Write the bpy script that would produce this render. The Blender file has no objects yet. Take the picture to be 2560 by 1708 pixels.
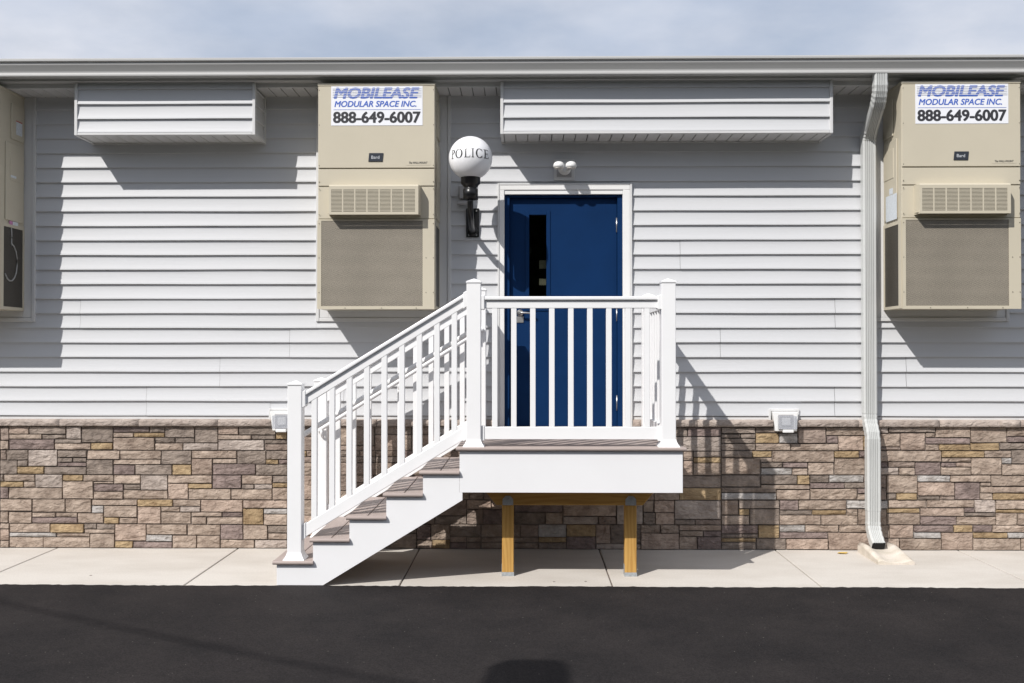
import bpy, bmesh, math, random
from mathutils import Vector, Matrix
random.seed(7)
C = bpy.context.scene
R = math.radians

# ------------------------------------------------------------------ camera, sky, sun, exposure
F, CAMY, CAMZ, YAW, PITCH = 2480.0, -8.55, 1.69, R(0.81), R(0.62)
cam = bpy.data.cameras.new("camera"); cam.sensor_width = 36; cam.lens = F / 2560 * 36
cam.clip_start = 0.05; cam.clip_end = 3000
camo = bpy.data.objects.new("camera", cam); C.collection.objects.link(camo)
camo.location = (0, CAMY, CAMZ); camo.rotation_euler = (R(90) + PITCH, 0, YAW)
C.camera = camo
C.render.resolution_x = 1024; C.render.resolution_y = 683

SUN = Vector((-0.785, -1.0, 1.155)).normalized()        # towards the sun
w = bpy.data.worlds.new("World"); C.world = w; w.use_nodes = True
nt = w.node_tree; nt.nodes.clear()
N = nt.nodes.new; L = nt.links.new
out = N("ShaderNodeOutputWorld"); bg = N("ShaderNodeBackground"); bg.inputs[1].default_value = 0.1
sky = N("ShaderNodeTexSky"); sky.sky_type = 'NISHITA'; sky.sun_disc = False
sky.sun_elevation = math.asin(SUN.z); sky.sun_rotation = math.atan2(SUN.x, SUN.y)
sky.air_density = 1.0; sky.dust_density = 1.5; sky.ozone_density = 1.0
tc = N("ShaderNodeTexCoord"); sp = N("ShaderNodeSeparateXYZ"); L(tc.outputs['Generated'], sp.inputs[0])
mx = N("ShaderNodeMath"); mx.operation = 'ADD'; mx.inputs[1].default_value = 0.18
ab = N("ShaderNodeMath"); ab.operation = 'ABSOLUTE'; L(sp.outputs[2], ab.inputs[0]); L(ab.outputs[0], mx.inputs[0])
dx = N("ShaderNodeMath"); dx.operation = 'DIVIDE'; L(sp.outputs[0], dx.inputs[0]); L(mx.outputs[0], dx.inputs[1])
dy = N("ShaderNodeMath"); dy.operation = 'DIVIDE'; L(sp.outputs[1], dy.inputs[0]); L(mx.outputs[0], dy.inputs[1])
cb = N("ShaderNodeCombineXYZ"); L(dx.outputs[0], cb.inputs[0]); L(dy.outputs[0], cb.inputs[1])
no = N("ShaderNodeTexNoise"); no.inputs['Scale'].default_value = 1.5; no.inputs['Detail'].default_value = 9
no.inputs['Roughness'].default_value = 0.55; L(cb.outputs[0], no.inputs['Vector'])
rp = N("ShaderNodeValToRGB"); rp.color_ramp.elements[0].position = 0.30; rp.color_ramp.elements[0].color = (0.5, 0.5, 0.5, 1)
rp.color_ramp.elements[1].position = 0.60; rp.color_ramp.elements[1].color = (1, 1, 1, 1)
L(no.outputs[0], rp.inputs[0])
no2 = N("ShaderNodeTexNoise"); no2.inputs['Scale'].default_value = 1.1; no2.inputs['Detail'].default_value = 8
L(cb.outputs[0], no2.inputs['Vector'])
rp2 = N("ShaderNodeValToRGB"); rp2.color_ramp.elements[0].position = 0.40; rp2.color_ramp.elements[0].color = (5.3, 6.0, 7.35, 1)
rp2.color_ramp.elements[1].position = 0.60; rp2.color_ramp.elements[1].color = (7.9, 8.1, 8.8, 1)
L(no2.outputs[0], rp2.inputs[0])
mix = N("ShaderNodeMixRGB"); L(rp.outputs[0], mix.inputs[0]); L(sky.outputs[0], mix.inputs[1]); L(rp2.outputs[0], mix.inputs[2])
L(mix.outputs[0], bg.inputs[0]); L(bg.outputs[0], out.inputs[0])

sl = bpy.data.lights.new("sun", 'SUN'); sl.energy = 4.65; sl.angle = R(0.5); sl.color = (1.0, 0.965, 0.92)
so = bpy.data.objects.new("sun", sl); C.collection.objects.link(so); so.location = (-5, -12, 14)
so.rotation_euler = SUN.to_track_quat('Z', 'Y').to_euler()
C.view_settings.view_transform = 'Standard'; C.view_settings.look = 'None'
C.view_settings.gamma = 1; C.view_settings.use_curve_mapping = False
C.view_settings.exposure = 0.0

# ------------------------------------------------------------------ measuring: photo pixel -> point on the plane at depth y
ROT = Matrix.Rotation(YAW, 3, 'Z') @ Matrix.Rotation(PITCH, 3, 'X')
def at(px, py, y):
    d = ROT @ Vector(((px - 1280) / F, 1.0, -(py - 854) / F))
    t = (y - CAMY) / d.y
    return (d.x * t, CAMZ + d.z * t)
def X(px, y, py=800): return at(px, py, y)[0]
def Z(py, y, px=1315): return at(px, py, y)[1]

# ------------------------------------------------------------------ materials
def mat(name, col, rough=0.5, metal=0.0, spec=0.5, noise=0.0, nscale=8.0, bump=0.0, bscale=60.0, objrand=0.0, stretch=None):
    m = bpy.data.materials.new(name); m.use_nodes = True
    t = m.node_tree; b = t.nodes['Principled BSDF']
    b.inputs['Roughness'].default_value = rough; b.inputs['Metallic'].default_value = metal
    b.inputs['Specular IOR Level'].default_value = spec
    b.inputs['Base Color'].default_value = (*col, 1)
    co = t.nodes.new("ShaderNodeTexCoord"); src = co.outputs['Object']
    if stretch:
        mp = t.nodes.new("ShaderNodeMapping"); mp.inputs['Scale'].default_value = stretch
        t.links.new(src, mp.inputs[0]); src = mp.outputs[0]
    last = None
    if noise > 0:
        n = t.nodes.new("ShaderNodeTexNoise"); n.inputs['Scale'].default_value = nscale; n.inputs['Detail'].default_value = 8
        n.inputs['Roughness'].default_value = 0.6
        t.links.new(src, n.inputs['Vector'])
        mr = t.nodes.new("ShaderNodeMapRange"); mr.inputs[1].default_value = 0.3; mr.inputs[2].default_value = 0.7
        mr.inputs[3].default_value = 1 - noise; mr.inputs[4].default_value = 1 + noise
        t.links.new(n.outputs[0], mr.inputs[0])
        mu = t.nodes.new("ShaderNodeMixRGB"); mu.blend_type = 'MULTIPLY'; mu.inputs[0].default_value = 1
        mu.inputs[1].default_value = (*col, 1); t.links.new(mr.outputs[0], mu.inputs[2])
        last = mu.outputs[0]
    if objrand > 0:
        oi = t.nodes.new("ShaderNodeObjectInfo")
        mr = t.nodes.new("ShaderNodeMapRange"); mr.inputs[3].default_value = 1 - objrand; mr.inputs[4].default_value = 1 + objrand
        t.links.new(oi.outputs['Random'], mr.inputs[0])
        mu = t.nodes.new("ShaderNodeMixRGB"); mu.blend_type = 'MULTIPLY'; mu.inputs[0].default_value = 1
        if last: t.links.new(last, mu.inputs[1])
        else: mu.inputs[1].default_value = (*col, 1)
        t.links.new(mr.outputs[0], mu.inputs[2]); last = mu.outputs[0]
    if last: t.links.new(last, b.inputs['Base Color'])
    if bump > 0:
        n = t.nodes.new("ShaderNodeTexNoise"); n.inputs['Scale'].default_value = bscale; n.inputs['Detail'].default_value = 6
        t.links.new(src, n.inputs['Vector'])
        bp = t.nodes.new("ShaderNodeBump"); bp.inputs['Strength'].default_value = bump; bp.inputs['Distance'].default_value = 0.01
        t.links.new(n.outputs[0], bp.inputs['Height']); t.links.new(bp.outputs[0], b.inputs['Normal'])
    m['lastcol'] = 0
    return m

M = {}
M['siding'] = mat('siding_vinyl', (0.57, 0.577, 0.593), 0.55, spec=0.3, noise=0.02, nscale=2, bump=0.06, bscale=14, stretch=(0.25, 1, 6), objrand=0.012)
M['trim'] = mat('trim_vinyl', (0.62, 0.62, 0.62), 0.45, spec=0.35, noise=0.02, nscale=3)
M['doortrim'] = mat('door_trim_white', (0.78, 0.775, 0.765), 0.4, noise=0.03, nscale=4)
M['rail'] = mat('white_railing_vinyl', (0.82, 0.82, 0.825), 0.35, noise=0.015, nscale=5)
M['fascia_white'] = mat('white_pvc_board', (0.80, 0.80, 0.81), 0.45, noise=0.02, nscale=1.5, bump=0.03, bscale=20)
M['gutter'] = mat('gutter_aluminium', (0.44, 0.44, 0.435), 0.45, spec=0.25, noise=0.05, nscale=2, stretch=(0.3, 1, 1))
M['spout'] = mat('downspout_aluminium', (0.54, 0.55, 0.54), 0.38, spec=0.5, noise=0.05, nscale=3)
M['roof'] = mat('roof_membrane', (0.45, 0.45, 0.44), 0.8, noise=0.1)
M['core'] = mat('wall_sheathing', (0.22, 0.21, 0.2), 0.9)
M['inside'] = mat('painted_dark_interior', (0.02, 0.02, 0.02), 0.9)  # near black: the shade of the unlit room is put into this colour
M['beige'] = mat('beige_enamel', (0.53, 0.483, 0.382), 0.42, spec=0.4, noise=0.025, nscale=3)
M['black'] = mat('painted_outlet_shade', (0.01, 0.01, 0.01), 0.9)
M['darkslot'] = mat('painted_slot_shade', (0.09, 0.065, 0.045), 0.8)
M['screw'] = mat('screw_head', (0.18, 0.16, 0.13), 0.4, metal=0.6)
M['signwhite'] = mat('sign_white', (0.80, 0.81, 0.85), 0.4)
M['signblue'] = mat('sign_blue', (0.055, 0.13, 0.50), 0.4)
M['signblack'] = mat('sign_black', (0.035, 0.035, 0.04), 0.4)
M['badge'] = mat('badge_dark', (0.03, 0.035, 0.045), 0.35)
M['badgetext'] = mat('badge_letters', (0.55, 0.57, 0.6), 0.4)
M['label'] = mat('paper_label', (0.62, 0.66, 0.70), 0.5, noise=0.12, nscale=60)
M['labelpink'] = mat('pink_label', (0.50, 0.22, 0.40), 0.5)
M['labelred'] = mat('red_label_band', (0.5, 0.1, 0.08), 0.5)
M['blue'] = mat('blue_door_paint', (0.0035, 0.025, 0.088), 0.5, spec=0.10, noise=0.10, nscale=2.5, bump=0.02, bscale=40)
M['steel'] = mat('brushed_steel', (0.55, 0.55, 0.54), 0.35, metal=0.9, noise=0.08, nscale=30)
M['galv'] = mat('galvanised_steel', (0.42, 0.45, 0.47), 0.5, metal=0.5, noise=0.2, nscale=40)
M['blackmetal'] = mat('black_cast_metal', (0.006, 0.006, 0.007), 0.32, spec=0.45)
M['globe'] = mat('white_globe', (0.84, 0.84, 0.86), 0.3, spec=0.4)
M['letter'] = mat('black_lettering', (0.012, 0.012, 0.012), 0.5)
M['fixture'] = mat('white_plastic', (0.78, 0.78, 0.77), 0.4)
M['fixgrey'] = mat('grey_plastic', (0.38, 0.375, 0.38), 0.5)
M['lens'] = mat('frosted_lens', (0.7, 0.66, 0.6), 0.3)
M['tread'] = mat('composite_decking', (0.36, 0.30, 0.275), 0.6, spec=0.3, noise=0.07, nscale=9, bump=0.25, bscale=30, stretch=(6, 0.5, 1), objrand=0.04)
M['treadx'] = mat('composite_decking_lengthwise', (0.36, 0.30, 0.275), 0.6, spec=0.3, noise=0.07, nscale=9, bump=0.25, bscale=30, stretch=(0.5, 6, 1), objrand=0.04)
M['pole'] = mat('grey_pole', (0.25, 0.25, 0.25), 0.5, metal=0.4)
M['woodpole'] = mat('weathered_pole', (0.16, 0.12, 0.09), 0.9, noise=0.2)
M['rubber'] = mat('cable_jacket', (0.02, 0.02, 0.02), 0.7)
M['cable'] = mat('grey_cable', (0.35, 0.35, 0.34), 0.5)
M['notice'] = mat('aged_paper', (0.36, 0.35, 0.24), 0.7)
M['leafm'] = mat('yellow_leaf', (0.55, 0.38, 0.10), 0.7, noise=0.2, nscale=60)
M['mortar'] = mat('dark_joint', (0.19, 0.16, 0.14), 0.95, noise=0.2, nscale=30)

def glass_mat():
    m = bpy.data.materials.new('door_glass'); m.use_nodes = True
    b = m.node_tree.nodes['Principled BSDF']
    b.inputs['Base Color'].default_value = (0.6, 0.62, 0.6, 1); b.inputs['Roughness'].default_value = 0.02
    b.inputs['Transmission Weight'].default_value = 1.0; b.inputs['IOR'].default_value = 1.45
    return m
M['glass'] = glass_mat()
def clear_mat():
    m = bpy.data.materials.new('clear_plastic'); m.use_nodes = True
    t = m.node_tree; b = t.nodes['Principled BSDF']
    b.inputs['Base Color'].default_value = (0.55, 0.57, 0.62, 1); b.inputs['Roughness'].default_value = 0.08
    b.inputs['Alpha'].default_value = 0.35
    return m
M['clear'] = clear_mat()

def wood_mat():
    m = bpy.data.materials.new('treated_lumber'); m.use_nodes = True
    t = m.node_tree; b = t.nodes['Principled BSDF']; b.inputs['Roughness'].default_value = 0.7
    co = t.nodes.new("ShaderNodeTexCoord"); mp = t.nodes.new("ShaderNodeMapping")
    t.links.new(co.outputs['UV'], mp.inputs[0]); mp.inputs['Scale'].default_value = (1, 0.12, 1)
    nz = t.nodes.new("ShaderNodeTexNoise"); nz.inputs['Scale'].default_value = 9; nz.inputs['Detail'].default_value = 4
    t.links.new(mp.outputs[0], nz.inputs['Vector'])
    wv = t.nodes.new("ShaderNodeTexWave"); wv.inputs['Scale'].default_value = 9; wv.inputs['Distortion'].default_value = 14
    wv.inputs['Detail'].default_value = 3; wv.inputs['Detail Scale'].default_value = 1.2
    t.links.new(mp.outputs[0], wv.inputs['Vector'])
    rp = t.nodes.new("ShaderNodeValToRGB"); e = rp.color_ramp.elements
    e[0].color = (0.53, 0.285, 0.065, 1); e[1].color = (0.63, 0.365, 0.095, 1); e[0].position = 0.1; e[1].position = 0.7
    t.links.new(wv.outputs[0], rp.inputs[0])
    mu = t.nodes.new("ShaderNodeMixRGB"); mu.blend_type = 'MULTIPLY'; mu.inputs[0].default_value = 0.5
    t.links.new(rp.outputs[0], mu.inputs[1]); t.links.new(nz.outputs[0], mu.inputs[2])
    t.links.new(mu.outputs[0], b.inputs['Base Color'])
    return m
M['wood'] = wood_mat()

def stone_mat(name, c1, c2):
    m = bpy.data.materials.new(name); m.use_nodes = True
    t = m.node_tree; b = t.nodes['Principled BSDF']; b.inputs['Roughness'].default_value = 0.85
    b.inputs['Specular IOR Level'].default_value = 0.2
    g = t.nodes.new("ShaderNodeNewGeometry"); oi = t.nodes.new("ShaderNodeObjectInfo")
    va = t.nodes.new("ShaderNodeVectorMath"); va.operation = 'ADD'
    sc = t.nodes.new("ShaderNodeVectorMath"); sc.operation = 'SCALE'; sc.inputs['Scale'].default_value = 13
    cbn = t.nodes.new("ShaderNodeCombineXYZ")
    for i in range(3): t.links.new(oi.outputs['Random'], cbn.inputs[i])
    t.links.new(cbn.outputs[0], sc.inputs[0])
    t.links.new(g.outputs['Position'], va.inputs[0]); t.links.new(sc.outputs[0], va.inputs[1])
    n = t.nodes.new("ShaderNodeTexNoise"); n.inputs['Scale'].default_value = 8; n.inputs['Detail'].default_value = 10
    n.inputs['Roughness'].default_value = 0.68; t.links.new(va.outputs[0], n.inputs['Vector'])
    rp = t.nodes.new("ShaderNodeValToRGB"); e = rp.color_ramp.elements
    e[0].position = 0.34; e[0].color = (*c1, 1); e[1].position = 0.66; e[1].color = (*c2, 1)
    t.links.new(n.outputs[0], rp.inputs[0])
    mr = t.nodes.new("ShaderNodeMapRange"); mr.inputs[3].default_value = 0.90; mr.inputs[4].default_value = 1.10
    t.links.new(oi.outputs['Random'], mr.inputs[0])
    mu = t.nodes.new("ShaderNodeMixRGB"); mu.blend_type = 'MULTIPLY'; mu.inputs[0].default_value = 1
    t.links.new(rp.outputs[0], mu.inputs[1]); t.links.new(mr.outputs[0], mu.inputs[2])
    t.links.new(mu.outputs[0], b.inputs['Base Color'])
    mp = t.nodes.new("ShaderNodeMapping"); mp.inputs['Scale'].default_value = (0.75, 1, 1.3); t.links.new(va.outputs[0], mp.inputs[0])
    n1 = t.nodes.new("ShaderNodeTexNoise"); n1.inputs['Scale'].default_value = 24; n1.inputs['Detail'].default_value = 5
    n1.inputs['Roughness'].default_value = 0.55; n1.inputs['Distortion'].default_value = 0.8
    t.links.new(mp.outputs[0], n1.inputs['Vector'])
    vo = t.nodes.new("ShaderNodeTexVoronoi"); vo.inputs['Scale'].default_value = 19; t.links.new(mp.outputs[0], vo.inputs['Vector'])
    ad = t.nodes.new("ShaderNodeMath"); ad.operation = 'MULTIPLY_ADD'; ad.inputs[1].default_value = 0.45
    t.links.new(vo.outputs[0], ad.inputs[0]); t.links.new(n1.outputs[0], ad.inputs[2])
    bp = t.nodes.new("ShaderNodeBump"); bp.inputs['Strength'].default_value = 1.0; bp.inputs['Distance'].default_value = 0.022
    t.links.new(ad.outputs[0], bp.inputs['Height']); t.links.new(bp.outputs[0], b.inputs['Normal'])
    return m
SM = {
 'L': stone_mat('stone_tan', (0.225, 0.170, 0.135), (0.455, 0.368, 0.300)),
 'T': stone_mat('stone_brown', (0.19, 0.145, 0.12), (0.36, 0.285, 0.24)),
 'S': stone_mat('stone_pink_tan', (0.25, 0.185, 0.148), (0.49, 0.385, 0.315)),
 'G': stone_mat('stone_grey_brown', (0.165, 0.133, 0.112), (0.33, 0.272, 0.23)),
 'D': stone_mat('stone_dark', (0.11, 0.085, 0.08), (0.20, 0.16, 0.145)),
 'P': stone_mat('stone_purple', (0.145, 0.110, 0.100), (0.31, 0.242, 0.220)),
 'O': stone_mat('stone_ochre', (0.24, 0.165, 0.095), (0.45, 0.335, 0.20)),
 'W': stone_mat('stone_pale', (0.28, 0.23, 0.20), (0.50, 0.43, 0.38)),
 'B': stone_mat('stone_bluish_white', (0.29, 0.265, 0.245), (0.51, 0.485, 0.465)),
}
M['sill'] = stone_mat('stone_sill', (0.33, 0.27, 0.235), (0.46, 0.395, 0.35))

def perf_mat(name, light, dark, scale, slot):
    m = bpy.data.materials.new(name); m.use_nodes = True
    t = m.node_tree; b = t.nodes['Principled BSDF']; b.inputs['Roughness'].default_value = 0.5
    co = t.nodes.new("ShaderNodeTexCoord"); sp = t.nodes.new("ShaderNodeSeparateXYZ"); t.links.new(co.outputs['Object'], sp.inputs[0])
    ad = t.nodes.new("ShaderNodeMath"); ad.operation = 'ADD'; t.links.new(sp.outputs[0], ad.inputs[0]); t.links.new(sp.outputs[1], ad.inputs[1])
    def mth(op, a, bb=None):
        n = t.nodes.new("ShaderNodeMath"); n.operation = op
        for i, v in enumerate((a, bb)):
            if v is None: continue
            if isinstance(v, (int, float)): n.inputs[i].default_value = v
            else: t.links.new(v, n.inputs[i])
        return n.outputs[0]
    zr = mth('MULTIPLY', sp.outputs[2], 1 / 0.0088)
    row = mth('FLOOR', zr); odd = mth('MODULO', mth('ABSOLUTE', row), 2.0)
    xr = mth('ADD', mth('MULTIPLY', ad.outputs[0], 1 / 0.0102), mth('MULTIPLY', odd, 0.5))
    fx = mth('SUBTRACT', mth('FRACT', xr), 0.5); fz = mth('SUBTRACT', mth('FRACT', zr), 0.5)
    d = mth('SQRT', mth('ADD', mth('MULTIPLY', fx, fx), mth('MULTIPLY', fz, fz)))
    hole = mth('LESS_THAN', d, 0.405)
    no = t.nodes.new("ShaderNodeTexNoise"); no.inputs['Scale'].default_value = 2.2; t.links.new(co.outputs['Object'], no.inputs['Vector'])
    mu = t.nodes.new("ShaderNodeMixRGB"); mu.inputs[1].default_value = (*light, 1); mu.inputs[2].default_value = (*dark, 1)
    t.links.new(hole, mu.inputs[0])
    m2 = t.nodes.new("ShaderNodeMixRGB"); m2.blend_type = 'MULTIPLY'; m2.inputs[0].default_value = 0.35
    t.links.new(mu.outputs[0], m2.inputs[1]); t.links.new(no.outputs[0], m2.inputs[2])
    t.links.new(m2.outputs[0], b.inputs['Base Color'])
    return m
M['mesh'] = perf_mat('perforated_screen', (0.50, 0.45, 0.365), (0.055, 0.045, 0.035), 1, 1)
M['meshside'] = perf_mat('darkened_side_screen', (0.11, 0.096, 0.075), (0.014, 0.012, 0.010), 1, 1)  # darkened copy of the screen; the cabinet's unlit inside is in its colour

def asphalt_mat():
    m = bpy.data.materials.new('asphalt'); m.use_nodes = True
    t = m.node_tree; b = t.nodes['Principled BSDF']; b.inputs['Roughness'].default_value = 0.9; b.inputs['Specular IOR Level'].default_value = 0.15
    g = t.nodes.new("ShaderNodeNewGeometry")
    n1 = t.nodes.new("ShaderNodeTexNoise"); n1.inputs['Scale'].default_value = 1.6; n1.inputs['Detail'].default_value = 10; n1.inputs['Roughness'].default_value = 0.7
    n2 = t.nodes.new("ShaderNodeTexNoise"); n2.inputs['Scale'].default_value = 110; n2.inputs['Detail'].default_value = 3
    vo = t.nodes.new("ShaderNodeTexVoronoi"); vo.inputs['Scale'].default_value = 85
    for n in (n1, n2, vo): t.links.new(g.outputs['Position'], n.inputs['Vector'])
    r1 = t.nodes.new("ShaderNodeValToRGB"); e = r1.color_ramp.elements
    e[0].position = 0.3; e[0].color = (0.013, 0.0118, 0.0125, 1); e[1].position = 0.72; e[1].color = (0.028, 0.0240, 0.0235, 1)
    t.links.new(n1.outputs[0], r1.inputs[0])
    r2 = t.nodes.new("ShaderNodeValToRGB"); e = r2.color_ramp.elements
    e[0].position = 0.35; e[0].color = (0.72, 0.72, 0.72, 1); e[1].position = 0.68; e[1].color = (1.35, 1.35, 1.35, 1)
    t.links.new(n2.outputs[0], r2.inputs[0])
    mu = t.nodes.new("ShaderNodeMixRGB"); mu.blend_type = 'MULTIPLY'; mu.inputs[0].default_value = 1
    t.links.new(r1.outputs[0], mu.inputs[1]); t.links.new(r2.outputs[0], mu.inputs[2])
    # a few pale aggregate chips
    wn = t.nodes.new("ShaderNodeTexWhiteNoise"); t.links.new(vo.outputs['Position'], wn.inputs['Vector'])
    gt = t.nodes.new("ShaderNodeMath"); gt.operation = 'GREATER_THAN'; gt.inputs[1].default_value = 0.9965; t.links.new(wn.outputs['Value'], gt.inputs[0])
    ls = t.nodes.new("ShaderNodeMath"); ls.operation = 'LESS_THAN'; ls.inputs[1].default_value = 0.33; t.links.new(vo.outputs['Distance'], ls.inputs[0])
    ml = t.nodes.new("ShaderNodeMath"); ml.operation = 'MULTIPLY'; t.links.new(gt.outputs[0], ml.inputs[0]); t.links.new(ls.outputs[0], ml.inputs[1])
    m3 = t.nodes.new("ShaderNodeMixRGB"); m3.inputs[2].default_value = (0.12, 0.11, 0.10, 1)
    t.links.new(ml.outputs[0], m3.inputs[0]); t.links.new(mu.outputs[0], m3.inputs[1])
    t.links.new(m3.outputs[0], b.inputs['Base Color'])
    bp = t.nodes.new("ShaderNodeBump"); bp.inputs['Strength'].default_value = 0.35; bp.inputs['Distance'].default_value = 0.004
    t.links.new(n2.outputs[0], bp.inputs['Height']); t.links.new(bp.outputs[0], b.inputs['Normal'])
    return m
M['asphalt'] = asphalt_mat()

def concrete_mat(name, a, bcol, sc=2.2):
    m = bpy.data.materials.new(name); m.use_nodes = True
    t = m.node_tree; b = t.nodes['Principled BSDF']; b.inputs['Roughness'].default_value = 0.9; b.inputs['Specular IOR Level'].default_value = 0.2
    g = t.nodes.new("ShaderNodeNewGeometry")
    mp = t.nodes.new("ShaderNodeMapping"); mp.inputs['Scale'].default_value = (0.5, 1, 1); t.links.new(g.outputs['Position'], mp.inputs[0])
    n1 = t.nodes.new("ShaderNodeTexNoise"); n1.inputs['Scale'].default_value = sc; n1.inputs['Detail'].default_value = 9; n1.inputs['Roughness'].default_value = 0.6
    n2 = t.nodes.new("ShaderNodeTexNoise"); n2.inputs['Scale'].default_value = 90; n2.inputs['Detail'].default_value = 3
    t.links.new(mp.outputs[0], n1.inputs['Vector']); t.links.new(g.outputs['Position'], n2.inputs['Vector'])
    r = t.nodes.new("ShaderNodeValToRGB"); e = r.color_ramp.elements
    e[0].position = 0.3; e[0].color = (*a, 1); e[1].position = 0.6; e[1].color = (*bcol, 1)
    t.links.new(n1.outputs[0], r.inputs[0])
    mr = t.nodes.new("ShaderNodeMapRange"); mr.inputs[1].default_value = 0.3; mr.inputs[2].default_value = 0.7; mr.inputs[3].default_value = 0.93; mr.inputs[4].default_value = 1.06
    t.links.new(n2.outputs[0], mr.inputs[0])
    mu = t.nodes.new("ShaderNodeMixRGB"); mu.blend_type = 'MULTIPLY'; mu.inputs[0].default_value = 1
    t.links.new(r.outputs[0], mu.inputs[1]); t.links.new(mr.outputs[0], mu.inputs[2])
    t.links.new(mu.outputs[0], b.inputs['Base Color'])
    bp = t.nodes.new("ShaderNodeBump"); bp.inputs['Strength'].default_value = 0.15; bp.inputs['Distance'].default_value = 0.003
    t.links.new(n2.outputs[0], bp.inputs['Height']); t.links.new(bp.outputs[0], b.inputs['Normal'])
    return m
M['concrete'] = concrete_mat('sidewalk_concrete', (0.50, 0.462, 0.415), (0.585, 0.55, 0.505))
M['splash'] = concrete_mat('cast_concrete', (0.50, 0.45, 0.37), (0.66, 0.60, 0.53), 9)
M['grass'] = mat('grass_ground', (0.06, 0.085, 0.03), 0.95, noise=0.3, nscale=0.5)

# ------------------------------------------------------------------ mesh builder
class MB:
    def __init__(s): s.v = []; s.f = []; s.sm = []
    def poly(s, pts, faces, smooth=False):
        o = len(s.v); s.v += [tuple(p) for p in pts]
        for f in faces: s.f.append([i + o for i in f]); s.sm.append(smooth)
        return s
    def box(s, x0, x1, y0, y1, z0, z1):
        if x0 > x1: x0, x1 = x1, x0
        if y0 > y1: y0, y1 = y1, y0
        if z0 > z1: z0, z1 = z1, z0
        p = [(x0,y0,z0),(x1,y0,z0),(x1,y1,z0),(x0,y1,z0),(x0,y0,z1),(x1,y0,z1),(x1,y1,z1),(x0,y1,z1)]
        return s.poly(p, [(0,3,2,1),(4,5,6,7),(0,1,5,4),(1,2,6,5),(2,3,7,6),(3,0,4,7)])
    def prism(s, pts, axis, a, b, smooth=False, caps=True):
        """pts: 2-D outline, extruded from a to b along axis ('x': pts=(y,z); 'y': pts=(x,z); 'z': pts=(x,y))"""
        n = len(pts)
        def mk(p, t): return {'x': (t, p[0], p[1]), 'y': (p[0], t, p[1]), 'z': (p[0], p[1], t)}[axis]
        v = [mk(p, a) for p in pts] + [mk(p, b) for p in pts]
        o = len(s.v); s.v += v
        for i in range(n):
            j = (i + 1) % n; s.f.append([o+i, o+j, o+n+j, o+n+i]); s.sm.append(smooth)
        if caps:
            s.f.append([o+i for i in range(n)][::-1]); s.sm.append(False)
            s.f.append([o+n+i for i in range(n)]); s.sm.append(False)
        return s
    def strip(s, pts, a, b, smooth=True):
        """open profile (y,z) extruded along x, no closing"""
        n = len(pts); o = len(s.v)
        s.v += [(a, p[0], p[1]) for p in pts] + [(b, p[0], p[1]) for p in pts]
        for i in range(n - 1): s.f.append([o+i, o+i+1, o+n+i+1, o+n+i]); s.sm.append(smooth)
        return s
    def lathe(s, prof, c, n=32, axis='z'):
        """prof: (r, t) list"""
        o = len(s.v)
        for r, t in prof:
            for k in range(n):
                a = 2 * math.pi * k / n
                u, w_ = r * math.cos(a), r * math.sin(a)
                s.v.append((c[0]+u, c[1]+w_, c[2]+t) if axis == 'z' else (c[0]+u, c[1]+t, c[2]+w_))
        for i in range(len(prof) - 1):
            for k in range(n):
                k2 = (k + 1) % n
                s.f.append([o+i*n+k, o+i*n+k2, o+(i+1)*n+k2, o+(i+1)*n+k]); s.sm.append(True)
        s.f.append([o+k for k in range(n)][::-1]); s.sm.append(False)
        s.f.append([o+(len(prof)-1)*n+k for k in range(n)]); s.sm.append(False)
        return s
    def tube(s, path, r, n=10, rr=None):
        path = [Vector(p) for p in path]; o = len(s.v)
        for i, p in enumerate(path):
            d = (path[min(i+1, len(path)-1)] - path[max(i-1, 0)]).normalized()
            a = d.cross(Vector((0, 0, 1)))
            if a.length < 1e-3: a = Vector((1, 0, 0))
            a.normalize(); b = d.cross(a)
            ri = rr[i] if rr else r
            for k in range(n):
                t = 2 * math.pi * k / n
                s.v.append(tuple(p + a * ri * math.cos(t) + b * ri * math.sin(t)))
        for i in range(len(path) - 1):
            for k in range(n):
                k2 = (k + 1) % n
                s.f.append([o+i*n+k, o+i*n+k2, o+(i+1)*n+k2, o+(i+1)*n+k]); s.sm.append(True)
        s.f.append([o+k for k in range(n)]); s.sm.append(False)
        s.f.append([o+(len(path)-1)*n+k for k in range(n)]); s.sm.append(False)
        return s
    def mesh(s, name, m, bevel=0, seg=1):
        me = bpy.data.meshes.new(name); me.from_pydata(s.v, [], s.f)
        for p, q in zip(me.polygons, s.sm): p.use_smooth = q
        bm = bmesh.new(); bm.from_mesh(me)
        bmesh.ops.recalc_face_normals(bm, faces=bm.faces)
        if bevel:
            es = [e for e in bm.edges if len(e.link_faces) == 2 and e.calc_face_angle(0) > 0.6]
            bmesh.ops.bevel(bm, geom=es, offset=bevel, segments=seg, affect='EDGES', profile=0.5, clamp_overlap=True)
        bm.to_mesh(me); bm.free()
        if m: me.materials.append(m)
        return me
    def build(s, name, m, parent=None, bevel=0, seg=1, kind=None):
        o = bpy.data.objects.new(name, s.mesh(name, m, bevel, seg)); C.collection.objects.link(o)
        if parent: o.parent = parent
        if kind: o['kind'] = kind
        return o

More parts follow.
